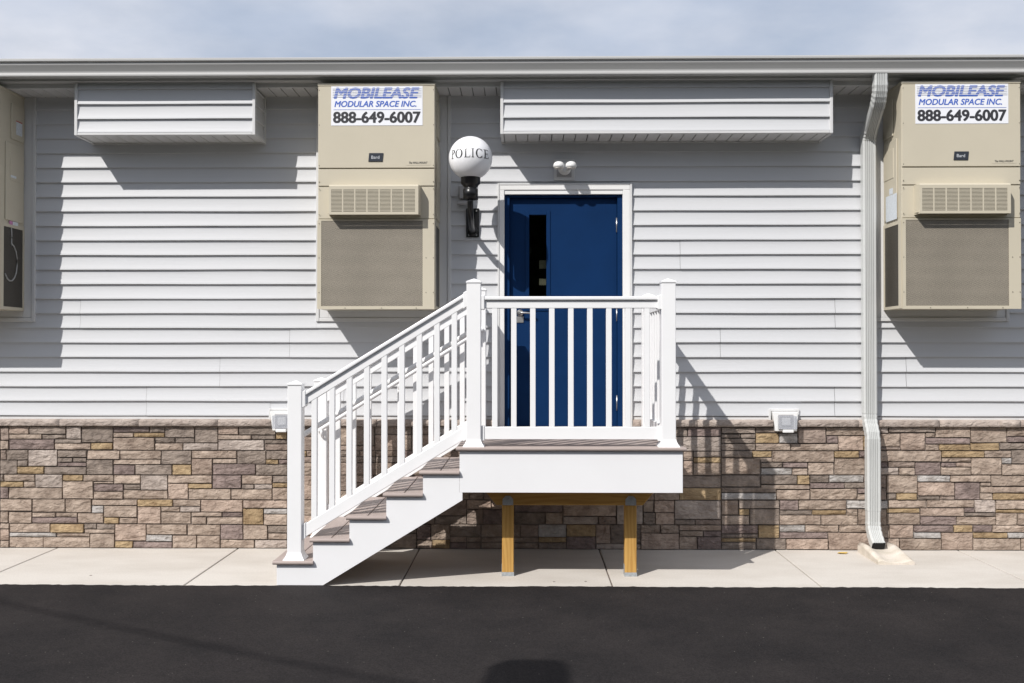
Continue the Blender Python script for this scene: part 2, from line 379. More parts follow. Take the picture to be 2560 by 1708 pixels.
def empty(name, loc=(0, 0, 0)):
    o = bpy.data.objects.new(name, None); C.collection.objects.link(o); o.location = loc; o.empty_display_size = 0.2
    return o
def tag(o, label, cat, group=None):
    o['label'] = label; o['category'] = cat
    if group: o['group'] = group
    return o
def copy_tree(o, parent=None):
    c = o.copy(); C.collection.objects.link(c); c.parent = parent
    for ch in list(o.children): copy_tree(ch, c)
    return c
def uvbox(o, s=1.0, swap=False):
    me = o.data; uv = me.uv_layers.new(name='UVMap')
    for p in me.polygons:
        n = p.normal
        for li in p.loop_indices:
            v = me.vertices[me.loops[li].vertex_index].co
            a = (v.x + v.y) if abs(n.z) < 0.7 else v.x
            uv.data[li].uv = (v.z * s, a * s) if swap else (a * s, v.z * s)
def text(body, size, m, loc, parent, name='lettering', bold=0.0, shear=0.0, width=None, rotz=0, height=None, depth=0.0004):
    cu = bpy.data.curves.new(name, 'FONT'); cu.body = body; cu.size = size; cu.shear = shear
    cu.align_x = 'CENTER'; cu.align_y = 'CENTER'; cu.extrude = depth; cu.resolution_u = 4
    t = bpy.data.objects.new('tmp', cu); C.collection.objects.link(t)
    bpy.context.view_layer.update()
    me = bpy.data.meshes.new_from_object(t.evaluated_get(bpy.context.evaluated_depsgraph_get()))
    bpy.data.objects.remove(t)
    xs = [v.co.x for v in me.vertices]; ys = [v.co.y for v in me.vertices]
    cx, cy = (min(xs)+max(xs))/2, (min(ys)+max(ys))/2
    kx = width / (max(xs)-min(xs)) if width else 1; ky = height / (max(ys)-min(ys)) if height else kx
    for v in me.vertices: v.co = Vector(((v.co.x-cx)*kx, -v.co.z, (v.co.y-cy)*ky))
    if bold:
        vs = [v.co.copy() for v in me.vertices]; fs = [list(p.vertices) for p in me.polygons]; V_, F_ = [], []
        for k, (du, dv) in enumerate(((0, 0), (1, 0), (-1, 0), (0, .6), (0, -.6), (.7, .5), (-.7, .5), (.7, -.5), (-.7, -.5))):
            o0 = len(V_); V_ += [(q.x+du*bold, q.y - 0.00005*k, q.z+dv*bold) for q in vs]; F_ += [[i+o0 for i in f] for f in fs]
        me = bpy.data.meshes.new(name); me.from_pydata(V_, [], F_)
    me.materials.clear(); me.materials.append(m)
    o = bpy.data.objects.new(name, me); C.collection.objects.link(o); o.location = loc; o.parent = parent
    o.rotation_euler[2] = rotz
    return o

# ------------------------------------------------------------------ ground, asphalt, sidewalk
g = MB().poly([(-700,-700,-0.06),(700,-700,-0.06),(700,700,-0.06),(-700,700,-0.06)], [(0,1,2,3)]).build('ground', M['grass'], kind='structure')
SWY = -1.388
b = MB(); xs = []; x = -16.0
while x < 16: xs.append(x); x += 0.035 if abs(x) < 5.6 else 0.4
pts = [(x, SWY + random.uniform(-0.006, 0.012) + 0.007*math.sin(x*3.1) + (0.012 if random.random() < 0.04 else 0), 0.004) for x in xs]
n = len(pts); b.v = [*pts, *[(p[0], -1.6, 0.004) for p in pts], *[(p[0], -28, 0.004) for p in pts]]
for i in range(n-1):
    b.f.append([i, i+1, n+i+1, n+i]); b.sm.append(False)
    b.f.append([n+i, n+i+1, 2*n+i+1, 2*n+i]); b.sm.append(False)
# a thin skirt so that the edge has thickness
o0 = len(b.v); b.v += [(p[0], p[1], -0.05) for p in pts]
for i in range(n-1): b.f.append([i, i+1, o0+i+1, o0+i]); b.sm.append(False)
b.build('asphalt', M['asphalt'], kind='structure')

sw = empty('sidewalk', (0, 0, 0)); sw['kind'] = 'structure'
JX = [X(p, -0.03, 1365) for p in (142, 594, 1048, 1498, 1939, 2397)]
JX = [JX[0]-4.65, JX[0]-3.1, JX[0]-1.55] + JX + [JX[-1]+1.55, JX[-1]+3.1, JX[-1]+4.65]
for a, c in zip(JX[:-1], JX[1:]):
    MB().box(a+0.006, c-0.006, SWY-0.012, 0.02, -0.1, 0.0).build('slab', M['concrete'], sw, bevel=0.004)
MB().box(JX[0], JX[-1], SWY+0.02, 0.02, -0.09, -0.012).build('joint_filler', M['mortar'], sw)

# ------------------------------------------------------------------ the building
bld = empty('modular_building', (0, 0, 0))
tag(bld, 'long single storey building with pale grey lap siding, stone veneer base and blue door', 'building')
XL, XR = -7.4, 7.6
ZW = 3.904                                  # soffit height at the wall
DX0, DX1 = X(1261, -0.02), X(1557, -0.02)   # door frame opening
DZ1 = Z(486, -0.02, 1400); DZ0 = 1.01
b = MB()
b.box(XL, DX0, 0.02, 0.14, 0, 4.03); b.box(DX1, XR, 0.02, 0.14, 0, 4.03); b.box(DX0, DX1, 0.02, 0.14, DZ1, 4.03); b.box(DX0, DX1, 0.02, 0.14, 0, DZ0)
b.build('wall_frame', M['core'], bld)
MB().box(XL, XR, 9.0, 9.12, 0, 4.03).build('rear_wall', M['siding'], bld)
for a in (XL, XR-0.1): MB().box(a, a+0.1, 0.141, 8.999, 0, 4.03).build('end_wall', M['siding'], bld)
MB().box(XL, XR, 0.15, 8.99, 0.9, 0.96).build('floor_deck', M['inside'], bld)
b = MB(); b.poly([(XL-.2,-0.395,4.062),(XR+.2,-0.395,4.062),(XR+.2,4.5,4.30),(XL-.2,4.5,4.30),(XR+.2,9.3,4.07),(XL-.2,9.3,4.07),
                  (XL-.2,-0.395,4.035),(XR+.2,-0.395,4.035),(XR+.2,9.3,4.035),(XL-.2,9.3,4.035)],
                 [(0,1,2,3),(3,2,4,5),(6,9,8,7),(0,6,7,1),(5,4,8,9),(0,3,5,9,6),(1,7,8,4,2)])
b.build('roof', M['roof'], bld)

# openings behind the air conditioners
ACX = [-4.835, X(940.5, -0.434, 500), X(2404, -0.434, 500)]
OPZ = Z(804, 0)
THW = 0.583
# siding courses
BZ0 = Z(1040, 0); EXP = (Z(277, 0, 300) - Z(1040, 0, 300)) / 21.0
def course_profile(z0, z1, y=0.0):
    h = z1 - z0
    return [(y+0.004, z0), (y-0.0175, z0+0.0005), (y-0.0178, z0+0.003), (y-0.0128, z0+0.16*h), (y-0.0075, z0+0.38*h), (y-0.0035, z0+0.6*h),
            (y-0.0018, z0+0.78*h), (y-0.002, z0+0.92*h), (y-0.004, z1+0.002)]
def siding_piece(x0, x1, z0, z1, parent, y=0.0, wob=0.0):
    pr = course_profile(z0, z1, y); n = len(pr); m = MB(); nx = max(1, int((x1-x0)/0.3))
    for i in range(nx+1):
        x = x0 + (x1-x0)*i/nx
        dz = 0.0011*math.sin(x*1.7+z0*31) + 0.0007*math.sin(x*4.3+z0*57); dy_ = 0.0012*math.sin(x*2.9+z0*43)
        for j, p in enumerate(pr): m.v.append((x, p[0] + (dy_ if 0 < j < n-2 else 0), p[1] + (dz if j < n-2 else 0)))
    for i in range(nx):
        for j in range(n-1): m.f.append([i*n+j, i*n+j+1, (i+1)*n+j+1, (i+1)*n+j]); m.sm.append(True)
    return m.build('siding_panel', M['siding'], parent)
seams = {}
def seam(px, ks):
    for k in ks: seams.setdefault(k, []).append(X(px, 0, 900))
seam(367, (0, 1)); seam(550, (2, 3)); seam(724, (4, 5)); seam(201, (6, 7)); seam(2087, (6, 7)); seam(2264, (2, 3)); seam(2085, (0, 1))
seam(860, (0, 1)); seam(1800, (4, 5)); seam(1700, (10, 11))
LBX = [X(710, -0.02, 1050), X(1960, -0.02, 1050)]     # socket boxes at the foot of the siding
kmax = int((ZW - BZ0) / EXP) + 1
OPEN = [(c-THW+0.004, c+THW-0.004, OPZ+0.004, 9) for c in ACX] + [(X(1244, -0.02)+0.004, X(1581, -0.02)-0.004, 0, Z(458, 0, 1400)-0.004)]
OPEN += [(c-0.125, c+0.125, 0, Z(1052, -0.03)+0.098) for c in LBX]
def clip_profile(pr, za, zb):
    out_ = []
    for p, q in zip(pr[:-1], pr[1:]):
        if p[1] == q[1]: continue
        lo, hi = p[1], q[1]
        if hi <= za or lo >= zb: continue
        for z in (max(lo, za), min(hi, zb)):
            t = (z-lo)/(hi-lo); pt = (p[0]+(q[0]-p[0])*t, z)
            if not out_ or abs(out_[-1][1]-z) > 1e-6: out_.append(pt)
    return out_
for k in range(-1, kmax):
    z0 = BZ0 + k*EXP if k >= 0 else BZ0 - 0.03
    z1 = BZ0 + (k+1)*EXP if k >= 0 else BZ0
    z1 = min(z1, ZW)
    if z1 - z0 < 0.01: continue
    cur = sorted([o_ for o_ in OPEN if o_[2] < z1 and o_[3] > z0])
    spans = []; x = XL
    for o_ in cur:
        spans.append((x, o_[0], z0, z1)); x = o_[1]
        if k >= 0 and o_[2] > z0 + 0.004: spans.append((o_[0], o_[1], z0, o_[2]))
        if k >= 0 and o_[3] < z1 - 0.004: spans.append((o_[0], o_[1], o_[3], z1))
    spans.append((x, XR, z0, z1))
    for sx in sorted(seams.get(k, [])):
        spans = [q for a, c, u, v in spans for q in (((a, sx, u, v), (sx+0.0022, c, u, v)) if a < sx < c else ((a, c, u, v),))]
    for a, c, u, v in spans:
        if k == -1:
            MB().box(a, c, -0.008, 0.01, z0, z1-0.004).build('starter_strip', M['trim'], bld); continue
        if u == z0 and v == z1: o = siding_piece(a, c, z0, z1, bld)
        else: o = MB().strip(clip_profile(course_profile(z0, z1), u, v), a, c).build('siding_panel', M['siding'], bld)
        if any(abs(a - sx) < 0.01 for sx in seams.get(k, [])): o.location.y = -0.0018

# trim round each air conditioner opening
for cx in ACX:
    for sgn in (-1, 1):
        MB().box(cx+sgn*0.47, cx+sgn*0.553, -0.018, 0.01, OPZ+0.033, ZW).build('opening_trim', M['trim'], bld, bevel=0.003)
        MB().box(cx+sgn*0.554, cx+sgn*THW, -0.026, 0.01, OPZ, ZW).build('channel_trim', M['trim'], bld, bevel=0.003)
    MB().box(cx-0.553, cx+0.553, -0.016, 0.01, OPZ+0.033, OPZ+0.115).build('opening_trim', M['trim'], bld, bevel=0.003)
    MB().box(cx-0.5535, cx+0.5535, -0.0245, 0.01, OPZ, OPZ+0.032).build('channel_trim', M['trim'], bld, bevel=0.003)

# eaves: soffit planks, fascia, gutter
SOFD = -0.29
x = XL
b1x0, b1x1 = X(187, -0.34, 340), X(639, -0.34, 340)
b2x0, b2x1 = X(1251, -0.34, 340), X(2082, -0.34, 340)
while x < XR:
    if not any(a < x < c-0.1 for a, c in ((b1x0+.02, b1x1-.02), (b2x0+.02, b2x1-.02))):
        MB().box(x+0.003, x+0.097, SOFD+0.001, -0.001, ZW+0.001, ZW+0.012).build('soffit_plank', M['trim'], bld, bevel=0.003)
    x += 0.1007
MB().box(XL, XR, SOFD+0.001, 0.015, ZW+0.013, ZW+0.02).build('soffit_backing', M['core'], bld)
MB().box(XL, XR, SOFD-0.018, SOFD, ZW-0.002, 3.945).build('fascia_board', M['trim'], bld, bevel=0.002)
MB().box(XL, XR, -0.40, SOFD-0.0185, 3.938, 3.9445).build('upper_soffit', M['gutter'], bld)  # takes the darker gutter grey to paint in the shade under the gutter
MB().box(XL-.2, XR+.2, -0.40, -0.385, 3.946, 4.034).build('fascia_board', M['trim'], bld)
G = [(-0.405, 3.957), (-0.487, 3.953), (-0.493, 3.955), (-0.494, 3.966), (-0.4875, 3.968), (-0.4825, 3.972), (-0.4805, 3.984), (-0.4835, 3.995),
     (-0.497, 4.018), (-0.511, 4.040), (-0.513, 4.046), (-0.514, 4.062), (-0.527, 4.065), (-0.530, 4.069), (-0.530, 4.084), (-0.526, 4.088), (-0.512, 4.088),
     (-0.512, 4.084), (-0.500, 4.040), (-0.470, 3.99), (-0.405, 3.965)]
MB().prism(G, 'x', XL-0.25, XR+0.25).build('gutter', M['gutter'], bld)
MB().box(XL-.2, XR+.2, -0.512, -0.39, 4.0885, 4.094).build('drip_edge', M['gutter'], bld)
for px in (745, 1150): 
    pass

# the two projecting bulkheads under the eaves
def bulkhead(x0, x1, zb):
    r = empty('bulkhead', (0, 0, 0)); r.parent = bld
    D = -0.34; top = 3.936
    MB().box(x0+0.03, x1-0.03, D+0.03, 0.0, zb+0.02, top).build('core_box', M['core'], r)
    k = 0; e = 0.1243
    while True:
        z0 = zb + 0.022 + (k*e if k else 0) - (0 if k else 0.0); 
        z0 = zb + 0.022 if k == 0 else zb + 0.012 + k*e
        z1 = min(zb + 0.012 + (k+1)*e, top)
        if z0 >= top - 0.02: break
        siding_piece(x0+0.022, x1-0.022, z0, z1, r, D+0.006)
        for s, xe in ((-1, x0), (1, x1)):   # end cheeks
            pr = course_profile(z0, z1, 0.021)
            m = MB(); n = len(pr)
            m.v = [(xe - s*p[0], D+0.022, p[1]) for p in pr] + [(xe - s*p[0], 0.0, p[1]) for p in pr]
            for i in range(n-1): m.f.append([i, i+1, n+i+1, n+i]); m.sm.append(True)
            m.build('end_siding', M['siding'], r)
        k += 1
    for s, xe in ((1, x0), (-1, x1)):
        MB().box(xe, xe+s*0.026, D-0.013, D+0.02, zb, top).build('corner_trim', M['trim'], r, bevel=0.003)
        MB().box(xe+s*0.0, xe+s*0.026, -0.03, 0.0, zb-0.008, top).build('corner_trim', M['trim'], r, bevel=0.003)
        MB().box(xe, xe+s*0.026, D+0.021, -0.031, zb, zb+0.02).build('edge_trim', M['trim'], r)
    MB().box(x0+0.0265, x1-0.0265, D-0.0125, D+0.02, zb+0.001, zb+0.022).build('edge_trim', M['trim'], r, bevel=0.003)
    MB().box(x0+0.0265, x1-0.0265, -0.026, -0.001, zb-0.004, zb+0.018).build('edge_trim', M['trim'], r)
    x = x0 + 0.03
    while x < x1 - 0.05:
        xe = min(x+0.094, x1-0.028)
        MB().box(x, xe, D+0.0205, -0.0265, zb+0.006, zb+0.015).build('soffit_plank', M['trim'], r, bevel=0.003)
        x += 0.1003
    return r
ZB = Z(338, -0.34, 700)
bulkhead(b1x0, b1x1, ZB); bulkhead(b2x0, b2x1, ZB)

# stone base: the backing, the sill stones, the stones
ST, SB = 1.052, 0.0
MB().box(XL, XR, -0.012, 0.019, SB, ST).build('mortar_bed', M['mortar'], bld)
x = X(148, -0.06, 1058) - 0.685*5
while x < XR:
    a, c = max(x, XL)+0.0012, min(x+0.685, XR)-0.0012
    segs = [(a, c)]
    for q in LBX:
        segs = [t for (u, v) in segs for t in (((u, q-0.1), (q+0.1, v)) if (u < q-0.1 and v > q+0.1) else ((u, min(v, q-0.1)),) if (u < q-0.1 < v) else ((max(u, q+0.1), v),) if (u < q+0.1 < v) else ((u, v),))]
    d0, d1 = X(1244, -0.03) - 0.002, X(1581, -0.03) + 0.002
    segs = [t for (u, v) in segs for t in (((u, min(v, d0)),) if u < d0 else ()) + (((max(u, d1), v),) if v > d1 else ())]
    for u, v in segs:
        if v - u > 0.02:
            m = MB(); nx = 12; rows = [(-0.010, ST), (-0.056, ST+0.001), (-0.062, ST+0.012), (-0.061, ST+0.045), (-0.056, ST+0.056), (0.0, ST+0.062)]
            for i in range(nx+1):
                for (yy, zz) in rows:
                    j = 0.0025 if yy < -0.05 else 0
                    m.v.append((u + (v-u)*i/nx, yy + random.uniform(-j, j), zz + random.uniform(-j, j)*0.6))
            nr = len(rows)
            for i in range(nx):
                for k in range(nr-1): m.f.append([i*nr+k, i*nr+k+1, (i+1)*nr+k+1, (i+1)*nr+k]); m.sm.append(True)
            m.f.append(list(range(nr))); m.sm.append(False); m.f.append([nx*nr+k for k in range(nr)]); m.sm.append(False)
            m.build('sill_stone', M['sill'], bld)
    x += 0.685

LEFT = """0,555,72,660,T 0,662,68,735,L 72,548,234,610,S 236,548,535,612,G 537,548,662,650,W 72,612,338,650,L 340,614,535,650,G 72,652,440,734,P
443,652,662,682,G 445,684,738,735,L 740,680,918,735,O 664,548,920,678,G 920,548,1215,597,D 1217,548,1340,597,G 922,600,1085,636,L 1087,600,1340,636,O
920,638,1260,738,L 1262,638,1424,680,G 1427,640,1587,680,G 1342,548,1585,638,G 1262,684,1490,738,L 1492,682,1775,738,W 1587,548,1775,680,G 1777,548,1943,614,S
1945,548,2248,616,G 1777,616,2048,653,L 2050,618,2248,653,G 2250,560,2340,650,O 1777,655,2152,738,W 2155,655,2345,686,G 2157,688,2345,738,T
0,737,48,818,T 50,737,226,818,G 228,737,466,866,W 468,740,706,798,G 708,740,973,812,L 975,740,1313,810,L 1313,740,1560,850,G 1562,740,1930,803,L 1932,740,2167,848,G
2169,740,2345,810,G 0,820,138,930,G 140,820,226,868,G 468,800,590,834,G 592,800,705,834,G 468,836,705,870,P 706,814,920,934,G 922,812,1310,852,L 140,870,358,928,O
360,872,704,932,G 922,855,1098,934,P 1100,852,1402,934,G 1405,852,1560,934,O 1562,805,1730,934,S 1733,806,1930,844,L 1733,846,2084,934,P 2086,850,2345,936,G
2169,812,2270,848,O 2272,812,2345,848,P 0,932,28,987,G 32,934,284,987,L 286,932,508,1038,W 512,934,676,983,O 678,934,924,987,L 926,936,1146,1007,L 1148,938,1366,1054,W
1368,936,1728,1000,L 1732,936,1970,1042,P 1972,938,2220,1006,L 2222,938,2345,996,G 0,990,188,1034,O 192,988,284,1034,L 510,985,762,1127,L 764,988,924,1005,L
764,1008,1004,1066,P 1008,1010,1146,1054,G 764,1068,1004,1127,L 1006,1056,1366,1127,L 1368,1002,1534,1127,S 1536,1004,1728,1042,O 1972,1008,2072,1044,G 2074,1008,2220,1046,W
2222,998,2345,1034,O 0,1036,70,1124,P 74,1038,508,1127,L 1536,1044,1882,1131,L 1884,1046,2220,1132,L 2222,1036,2345,1131,L 0,1128,262,1224,L 264,1128,530,1232,L
532,1128,745,1236,L 748,1130,1120,1178,L 1122,1132,1407,1185,O 1409,1132,1636,1185,L 1638,1132,1980,1228,S 1982,1134,2345,1198,S 748,1180,844,1238,B 848,1180,1118,1270,L
1120,1187,1312,1324,S 1314,1187,1468,1228,L 1470,1187,1634,1228,W 1314,1230,1556,1324,L 1560,1230,1812,1266,L 1814,1230,1980,1268,P 0,1228,68,1318,L 72,1232,260,1320,L
262,1236,452,1272,L 454,1236,632,1272,L 262,1274,632,1320,P 635,1240,844,1320,L 846,1272,970,1324,O 974,1272,1118,1322,L 1560,1268,1684,1326,L 1688,1270,1980,1327,L
1982,1200,2150,1329,O 2152,1202,2345,1242,B 2152,1244,2345,1331,L 0,1322,78,1366,L 0,1368,76,1457,S 0,1460,76,1515,L 80,1322,408,1394,L 412,1326,684,1396,O
686,1322,788,1366,G 790,1326,936,1366,G 690,1368,936,1400,L 938,1325,1192,1460,S 1194,1328,1526,1410,L 1528,1328,1797,1414,L 1798,1330,1982,1446,P 1984,1332,2182,1446,L
2185,1334,2345,1394,G 2187,1396,2345,1446,L 78,1396,460,1430,B 464,1398,734,1430,L 78,1432,355,1515,L 357,1432,734,1515,L 736,1402,936,1515,L 938,1462,1086,1515,O
1088,1466,1406,1515,P 1192,1412,1406,1464,B 1408,1416,1604,1515,L 1606,1416,1797,1515,L 1798,1448,2075,1515,L 2078,1448,2345,1515,W"""
RIGHT = """-120,230,160,280,G 162,230,350,275,G 352,230,508,275,G 162,278,352,357,O 354,278,506,357,B 508,232,735,357,T 738,228,1060,295,L 740,298,835,357,P 838,298,1040,414,S
40,282,160,318,G -120,284,38,318,G -120,320,160,358,G -120,360,160,415,G 162,360,445,416,L 447,360,836,416,L 1042,298,1175,414,O 1062,225,1245,276,W 1248,225,1630,270,G
1632,225,1915,310,L 1180,278,1342,386,L 1345,274,1548,412,S 1550,272,1630,310,L 1552,312,1914,361,P 1552,364,1660,414,L 1661,364,1915,414,O 1917,228,2214,350,L
2217,230,2420,300,L 2217,302,2420,348,P 1918,352,2152,412,O 2154,350,2420,406,G 1178,388,1344,414,T -120,418,132,472,G 134,420,296,472,O -120,476,200,608,L
298,418,801,508,L 202,474,296,508,L 803,418,1006,472,O 1008,418,1062,472,P 805,476,1058,610,L 204,510,380,552,G 382,510,585,552,P 588,510,801,610,L 205,556,458,610,B
460,556,585,610,L 1064,416,1676,503,L 1064,505,1240,547,P 1242,505,1460,547,T 1463,505,1672,608,P 1060,550,1328,608,W 1330,550,1460,608,L 1678,416,2030,470,O
1680,472,1920,506,L 1678,510,1798,544,P 1800,508,1920,544,S 1676,546,1920,608,L 1922,472,2170,608,L 2032,414,2250,470,L 2172,472,2252,518,B 2254,408,2420,518,G
2172,522,2420,608,L -120,612,200,707,G 202,612,498,686,G 500,612,603,686,O 606,612,760,672,G 763,612,1044,670,B 202,688,603,725,L 606,674,884,716,P 886,672,1050,714,G
-120,710,328,752,G -120,754,328,808,B 330,728,603,808,L 606,718,990,808,L 992,716,1176,758,P 992,760,1176,808,L 1046,612,1226,712,T 1178,714,1226,808,T 1228,612,1480,752,L
1228,755,1308,808,G 1310,754,1480,806,O 1482,612,1748,664,B 1750,610,2080,664,L 1483,666,1785,774,S 1483,776,1662,808,G 1664,776,1785,808,T 1787,666,1992,806,P
1994,666,2080,696,L 2082,610,2420,696,L 1994,698,2420,750,L 1994,752,2096,806,L 2098,752,2420,806,O -120,812,20,930,L 22,812,355,878,G 358,812,508,890,P 510,812,902,888,L
904,812,1240,878,B 22,880,110,932,O 112,880,356,1008,G -120,934,110,1008,L 358,892,620,930,G 622,890,902,930,O 905,880,993,932,L 358,932,693,1008,L 696,932,993,1008,L
996,880,1228,1006,L 1242,810,1556,872,L 1558,808,1945,868,L 1948,808,2118,906,W 2120,808,2420,880,L 1230,874,1502,912,O 1505,872,1862,936,S 1864,870,1946,906,P
1866,908,2118,936,G 2120,882,2420,910,O 1230,914,1502,1006,L 1504,938,1800,1006,P 1802,938,2120,1006,L 2122,912,2293,1008,L 2295,912,2420,1006,L -120,1010,178,1080,P
180,1010,354,1114,O -120,1082,52,1114,G 54,1082,178,1114,G 356,1010,564,1066,B 566,1010,836,1066,L 840,1008,1140,1066,L -120,1116,164,1147,O 356,1068,748,1116,P
-120,1150,164,1206,G 166,1116,408,1206,G 410,1118,750,1206,S 752,1068,1140,1206,S 1142,1008,1250,1112,L 1252,1008,1448,1112,S 1450,1010,1774,1064,P 1450,1066,1670,1112,B
1674,1066,1932,1206,S 1776,1008,1932,1064,O 1934,1008,2090,1064,P 2092,1008,2420,1064,L 1934,1066,2212,1110,O 2214,1066,2420,1108,B 1142,1114,1330,1206,L
1332,1114,1672,1206,L 1934,1112,2320,1206,L 2322,1110,2420,1206,L"""
def stone(x0, x1, z0, z1, code):
    g_ = random.uniform(0.0004, 0.0024); d = -0.030 + random.uniform(-0.005, 0.005)
    x0 += g_; x1 -= g_; z0 += g_*0.8; z1 -= g_*0.8
    nx = 4 if (x1-x0) > 0.12 else 3; nz = 3 if (z1-z0) > 0.05 else 2
    m = MB(); cxx = (x0+x1)/2; czz = (z0+z1)/2
    tilt = random.uniform(-0.004, 0.004); tx = random.uniform(-0.003, 0.003)
    for j in range(nz+1):
        for i in range(nx+1):
            u, v = i/nx, j/nz
            edge = (i in (0, nx)) or (j in (0, nz))
            ins = 0.0035 if edge else 0
            px = x0 + (x1-x0)*u; pz = z0 + (z1-z0)*v
            if i == 0: px += ins
            if i == nx: px -= ins
            if j == 0: pz += ins
            if j == nz: pz -= ins
            yy = d + tilt*(v-0.5)*2 + tx*(u-0.5)*2 + (random.uniform(-0.0015, 0.002) if edge else random.uniform(-0.006, 0.001))
            if not edge: px += random.uniform(-0.2, 0.2)*(x1-x0)/nx; pz += random.uniform(-0.2, 0.2)*(z1-z0)/nz
            elif i not in (0, nx): pz += random.uniform(-0.0015, 0.0015)
            elif j not in (0, nz): px += random.uniform(-0.0015, 0.0015)
            m.v.append((px-cxx, yy, pz-czz))
    W_ = nx+1
    for j in range(nz):
        for i in range(nx):
            q = [j*W_+i, j*W_+i+1, (j+1)*W_+i+1, (j+1)*W_+i]
            if random.random() < 0.5: m.f += [[q[0], q[1], q[2]], [q[0], q[2], q[3]]]
            else: m.f += [[q[0], q[1], q[3]], [q[1], q[2], q[3]]]
            m.sm += [False, False]
    ring = [i for i in range(W_)] + [j*W_+nx for j in range(1, nz+1)] + [nz*W_+i for i in range(nx-1, -1, -1)] + [j*W_ for j in range(nz-1, 0, -1)]
    o0 = len(m.v)
    for r in ring:
        p = m.v[r]; sx = 0.0035 if p[0] > 0.3*(x1-x0) else (-0.0035 if p[0] < -0.3*(x1-x0) else 0); sz = 0.0035 if p[2] > 0.3*(z1-z0) else (-0.0035 if p[2] < -0.3*(z1-z0) else 0)
        m.v.append((p[0]+sx*0.6, -0.010, p[2]+sz*0.6))
    for k in range(len(ring)):
        k2 = (k+1) % len(ring); m.f.append([ring[k], o0+k, o0+k2, ring[k2]]); m.sm.append(False)
    return m, (cxx, 0, czz), code, (x1-x0)*(z1-z0)
def zmap(zy, top, bot): return ST - (zy-top)/(bot-top)*(ST-SB-0.004)
stones = []
for txt, ox, top, bot in ((LEFT, 0, 547, 1515), (RIGHT, 1840, 226, 1206)):
    for t in txt.split():
        a = t.split(','); x0, y0, x1, y1 = map(float, a[:4])
        stones.append((X(ox+x0/3.264, -0.03, 1200), X(ox+x1/3.264, -0.03, 1200), zmap(y1, top, bot), zmap(y0, top, bot), a[4]))
def fill(xa, xb):
    bh = (ST-SB-0.004)/5
    for band in range(5):
        zb = SB+0.004+band*bh; x = xa
        while x < xb - 0.001:
            wdt = random.uniform(0.22, 0.5); xe = x + wdt
            if xb - xe < 0.16: xe = xb
            cut = random.choice([[1], [.36, .64], [.62, .38], [.5, .5], [.66, .34], [.22, .78], [.26, .22, .52], [.52, .24, .24], [.3, .4, .3], [.34, .66]]) if wdt > 0.2 else [.6, .4]
            if cut == [1] and wdt > 0.33: cut = [.6, .4]
            z = zb
            for cfr in cut:
                z2 = z + cfr*bh
                if xe - x > 0.26 and random.random() < 0.62:
                    mid = x + (xe-x)*random.uniform(0.3, 0.7); parts = [(x, mid), (mid, xe)]
                else: parts = [(x, xe)]
                for p, q in parts:
                    code = random.choice('LLLLLLSSGGGGTTPPOWB' if cfr < 0.55 else 'LLLLSSSGGGTTPW')
                    stones.append((p, q, z, z2, code))
                z = z2
            x = xe
xl = X(0, -0.03, 1200); xm0 = X(2345/3.264, -0.03, 1200); xm1 = X(1840-120/3.264, -0.03, 1200); xr = X(1840+2420/3.264, -0.03, 1200)
fill(xm0, xm1)
nvis = len(stones)
fill(xl-2.6, xl); fill(xr, xr+2.6)
built = [stone(*s) + (i < nvis,) for i, s in enumerate(stones)]
built.sort(key=lambda t: (not t[4], -t[3]))
for m, loc, code, area, vis in built[:300]:
    o = m.build('stone', SM[code], bld); o.location = loc
rest = MB(); codes = sorted(SM); mats = []
for m, loc, code, area, vis in built[300:]:
    off = len(rest.v); rest.v += [(v[0]+loc[0], v[1], v[2]+loc[2]) for v in m.v]
    for f in m.f: rest.f.append([i+off for i in f]); rest.sm.append(False); mats.append(codes.index(code))
o = rest.build('small_stones', None, bld, kind='stuff')
for c_ in codes: o.data.materials.append(SM[c_])
for p, mi in zip(o.data.polygons, mats): p.material_index = mi

for px_, py_ in ((1384, 1452), (1462, 1451), (222, 1440), (640, 1395)):
    gx_, gy_ = X(px_, -1.1, 1440), (F*CAMZ/(py_-880)) + CAMY
    MB().lathe([(0.011, -0.002), (0.010, 0.0012)], (gx_, gy_, 0), 12).build('concrete_plug', M['mortar'], sw)
# door trim, frame, leaf
TX0, TX1 = X(1244, -0.03), X(1581, -0.03); TZ1 = Z(458, -0.03, 1400)
for s, xo in ((1, TX0), (-1, TX1)):
    MB().box(xo, xo+s*0.018, -0.034, 0.018, DZ0, TZ1).build('door_trim', M['trim'], bld, bevel=0.003)
    xi = DX0 if s == 1 else DX1
    MB().box(xo+s*0.0185, xi-s*0.0, -0.030, 0.03, DZ0, DZ1+0.036).build('door_trim', M['doortrim'], bld, bevel=0.003)
MB().box(TX0+0.0185, TX1-0.0185, -0.033, 0.018, TZ1-0.017, TZ1+0.0).build('door_trim', M['trim'], bld, bevel=0.003)
MB().box(TX0+0.0188, TX1-0.0188, -0.0305, 0.03, DZ1+0.0365, TZ1-0.0175).build('door_trim', M['doortrim'], bld, bevel=0.003)
MB().box(DX0+0.001, DX1-0.001, -0.022, 0.03, DZ1+0.0, DZ1+0.036).build('door_trim', M['doortrim'], bld, bevel=0.002)
LX0, LX1 = X(1275, 0.045), X(1542, 0.045); LZ1 = Z(496, 0.045, 1400); LY = 0.045
b = MB()
b.box(DX0+0.001, LX0-0.003, 0.005, 0.12, DZ0, DZ1-0.001); b.box(LX1+0.003, DX1-0.001, 0.005, 0.12, DZ0, DZ1-0.001)
b.box(LX0-0.0025, LX1+0.0025, 0.0052, 0.1195, LZ1+0.003, DZ1-0.0015)
b.build('door_frame', M['blue'], bld, bevel=0.0015)
